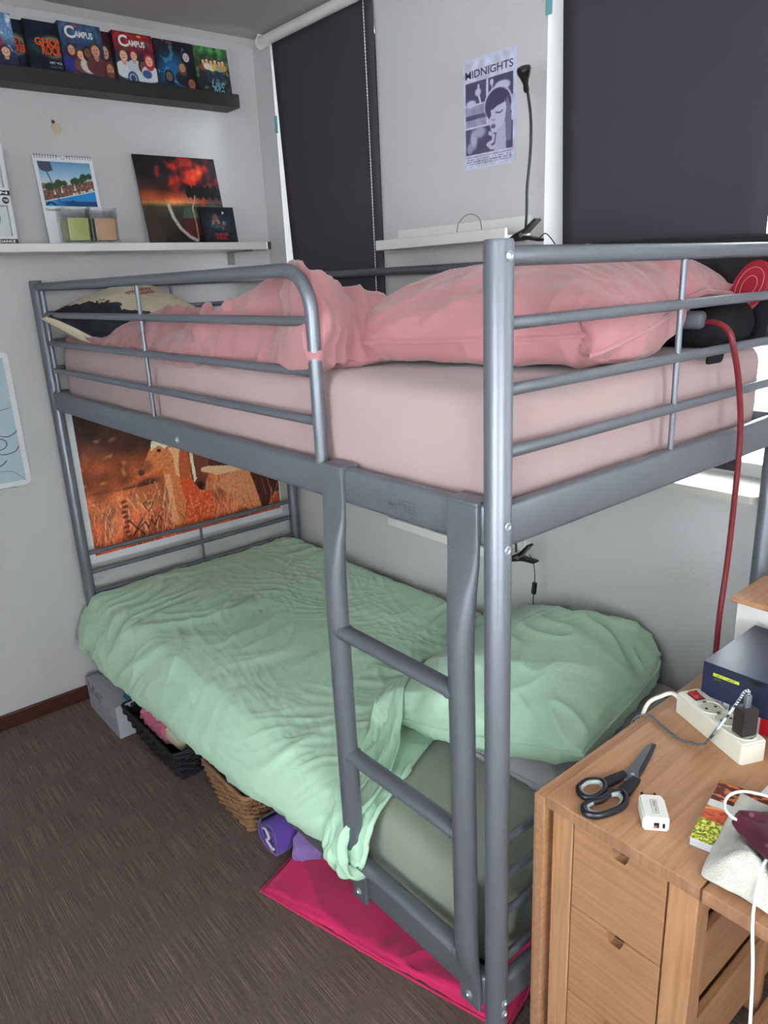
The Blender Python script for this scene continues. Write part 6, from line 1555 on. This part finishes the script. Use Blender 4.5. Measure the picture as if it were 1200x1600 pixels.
# small white chest with a wooden top further back on the table
cs = thing('small_chest', (0.76, -0.16, TT), 'small white chest with a wooden lid at the right photo edge, behind the shoe box', 'chest')
cbox('body', (0.690, -0.28, TT), (0.838, -0.058, 0.868), MT['white'], cs, 0.001, 1); cbox('lid', (0.682, -0.285, 0.868), (0.841, -0.046, 0.880), WX, cs, 0.0015, 1)
cbox('drawer_panel', (0.700, -0.0582, 0.752), (0.825, -0.0560, 0.792), WX, cs)
# ------------------------------------------------------------------ book, towel, garment, paper, white cable on the raised leaf
bk_ = thing('cookbook', (0.17, -0.34, TT), 'paperback with colourful food photos, sticking out from under the white towel', 'book')
bO, bU = Vector((0.1065, -0.276, TT)), Vector((0.01, -0.05, 0)).normalized(); bV = Vector((-bU.y, bU.x, 0))
if bV.x < 0: bV = -bV
bw, bh, bt = 0.15, 0.155, 0.013
bm = bmesh.new(); prism(bm, [(0.001, 0.001), (bw-0.001, 0.001), (bw-0.001, bh-0.001), (0.001, bh-0.001)], bO, bU, bV, (0, 0, 1), bt-0.001); obj('pages', bm, mat('page_block', (186, 188, 196), 0.7), bk_)
bm = bmesh.new(); prism(bm, [(0, 0), (bw, 0), (bw, bh), (0, bh)], bO+Vector((0, 0, bt-0.001)), bU, bV, (0, 0, 1), 0.0008); obj('cover', bm, MT['paper'], bk_)
p = Paint(130, 130, (210, 190, 170)); n = pnoise(p.u*26, p.v*26, 3)
p.mix((p.v < 0.34).astype(float), (206, 200, 60)); p.mix((n > 0.15)*(p.v < 0.34), (110, 140, 40)); p.mix((n < -0.25)*(p.v < 0.34), (240, 232, 130)); p.mix((pnoise(p.u*40, p.v*40, 9) > 0.4)*(p.v < 0.34), (50, 54, 30))
p.mix(((p.v > 0.34) & (p.v < 0.55)).astype(float), (206, 96, 50)); p.mix((pnoise(p.u*14, p.v*30, 5) > 0.1)*(p.v > 0.34)*(p.v < 0.55), (180, 50, 34)); p.mix((np.abs(p.v-0.5-0.05*np.sin(p.u*9)) < 0.02), (226, 150, 100)); p.mix(((p.v > 0.56) & (p.v < 0.66)).astype(float), (214, 214, 210)); p.mix((p.v > 0.66).astype(float), (96, 40, 34)); p.mix((pnoise(p.u*12, p.v*22, 15) > 0.2)*(p.v > 0.66), (206, 120, 70))
printed('cover_photo', p, bO+Vector((0, 0, bt-0.0002)), bV, -bU, 0.155*1.0, 0.0001, bk_) if False else None
me_p = printed('cover_photo', p, bO+bU*bw+Vector((0, 0, bt-0.0002)), -bU, -bV, 0.0001, 0.0001, bk_) if False else None
printed('cover_photo', p, bO+Vector((0, 0, bt-0.0001)), bU, bV, bw, bh, bk_)
pa = tag(cbox('paper_sheet', (0.235, -0.56, TT+0.0002), (0.50, -0.2965, TT+0.0012), MT['paper']), 'white paper sheet on the table, behind the wine-red garment', 'paper')
# towel: soft folded layers, ribbed terry
MT['terry'] = mat('white_terry', (208, 204, 194), 1.0, 0, 0.06, 60, 1.0, 380, 0.1, 0.2, bdist=0.003)
def blanket(fn, nu, nv, th, m, nm, label, cat, sub=1):
    bm = bmesh.new(); V = [[bm.verts.new(fn(i/nu, j/nv)) for j in range(nv+1)] for i in range(nu+1)]
    for i in range(nu):
        for j in range(nv): bm.faces.new((V[i][j], V[i+1][j], V[i+1][j+1], V[i][j+1]))
    bmesh.ops.recalc_face_normals(bm, faces=bm.faces)
    me = bpy.data.meshes.new(nm); bm.to_mesh(me); bm.free()
    o = meshobj(nm, me, m, None, True); s = o.modifiers.new('th', 'SOLIDIFY'); s.thickness = th; s.offset = 0
    b = o.modifiers.new('s', 'SUBSURF'); b.levels = sub; b.render_levels = sub
    return tag(o, label, cat)
def towel_fn(u, v):
    # u along the table front edge (towards the right), v away from the front
    x = 0.048+0.20*v; y = -0.318-0.36*u+0.03*v*0+0.035*v*(1-u)
    x += 0.012*noise.noise(Vector((u*5, v*4, 2)))+0.012*(1-v)*(1-u)
    base = TT+0.004+0.030*min(1, 6*u+0.12)*min(1, 5*v+0.15)*min(1, 5*(1-v)+0.1)
    ridge = (1-abs(noise.noise(Vector((u*4.6+v*1.2, v*0.9, 6))))*2.2)
    z = base+0.022*max(0, ridge)*min(1, v*8)*min(1, 8*u+0.15)+0.004*noise.noise(Vector((u*14, v*12, 1)))
    if y > -0.33 and x < 0.26 and x > 0.105: z = max(z, TT+0.017)
    return Vector((x, y, z))
tw2 = blanket(towel_fn, 60, 44, 0.005, MT['terry'], 'towel', 'white ribbed terry towel heaped on the raised table leaf', 'towel')
def garment_fn(u, v):
    # triangular fold with its tip towards the scissors
    y = -0.322-0.30*u; half = 0.012+0.105*min(1, u*2.2)
    x = 0.145+0.05*u+half*(v-0.5)*2
    e = math.sin(math.pi*v)
    z = TT+0.052+0.014*e*min(1, 3*u+0.25)+0.006*noise.noise(Vector((u*6, v*5, 9)))+0.006*max(0, 1-abs(noise.noise(Vector((u*3, v*4, 3))))*3)
    return Vector((x, y, z))
GM = fabric('wine_red_print', (84, 26, 46), 0.8, 500, 0.12, 0.3, 0.15)
nt, N, L, P = nodes(GM); vo = N.new('ShaderNodeTexVoronoi'); vo.inputs['Scale'].default_value = 60; tc = N.new('ShaderNodeTexCoord'); L.new(tc.outputs['Object'], vo.inputs['Vector'])
rp = N.new('ShaderNodeValToRGB'); rp.color_ramp.elements[0].position = 0.14; rp.color_ramp.elements[0].color = (*lin((122, 70, 90)), 1); rp.color_ramp.elements[1].position = 0.26; rp.color_ramp.elements[1].color = (*lin((76, 24, 42)), 1)
L.new(vo.outputs['Distance'], rp.inputs[0]); L.new(rp.outputs[0], P.inputs['Base Color'])
blanket(garment_fn, 40, 26, 0.008, GM, 'garment', 'wine-red dotted garment folded on top of the white towel', 'garment')
wcb = thing('white_cable', (0.15, -0.32, TT), 'white charging cable looping over the towel and down past the table edge', 'cable')
MT['wcable'] = mat('white_rubber', (222, 226, 226), 0.4)
ctube('cord', smooth_path([(0.150, -0.345, 0.795), (0.134, -0.325, 0.800), (0.142, -0.306, 0.803), (0.168, -0.298, 0.803), (0.192, -0.304, 0.802), (0.205, -0.320, 0.802), (0.212, -0.350, 0.803), (0.20, -0.40, 0.808)], 10), 0.0022, MT['wcable'], wcb, 10)
ctube('cord', smooth_path([(0.20, -0.44, 0.812), (0.150, -0.400, 0.812), (0.095, -0.385, 0.790), (0.058, -0.392, 0.755), (0.034, -0.402, 0.735), (0.018, -0.415, 0.68), (0.008, -0.425, 0.58), (0.006, -0.43, 0.45)], 10), 0.0022, MT['wcable'], wcb, 10)
# black backpack on the floor between the bed end and the wall
bm = bmesh.new(); box(bm, (0.845, -0.19, 0.002), (0.965, -0.032, 0.62), 0.04, 4)
for it in range(3): bmesh.ops.subdivide_edges(bm, edges=[e for e in bm.edges if e.calc_length() > 0.03], cuts=1, use_grid_fill=True)
for v in bm.verts:
    if v.co.z > 0.05 and v.co.x < 0.94: v.co += noise.noise_vector(v.co*8)*0.012
tag(obj('backpack', bm, MT['blackfab'], None, True), 'black fabric bag standing in the gap between the bed end and the window wall', 'bag')
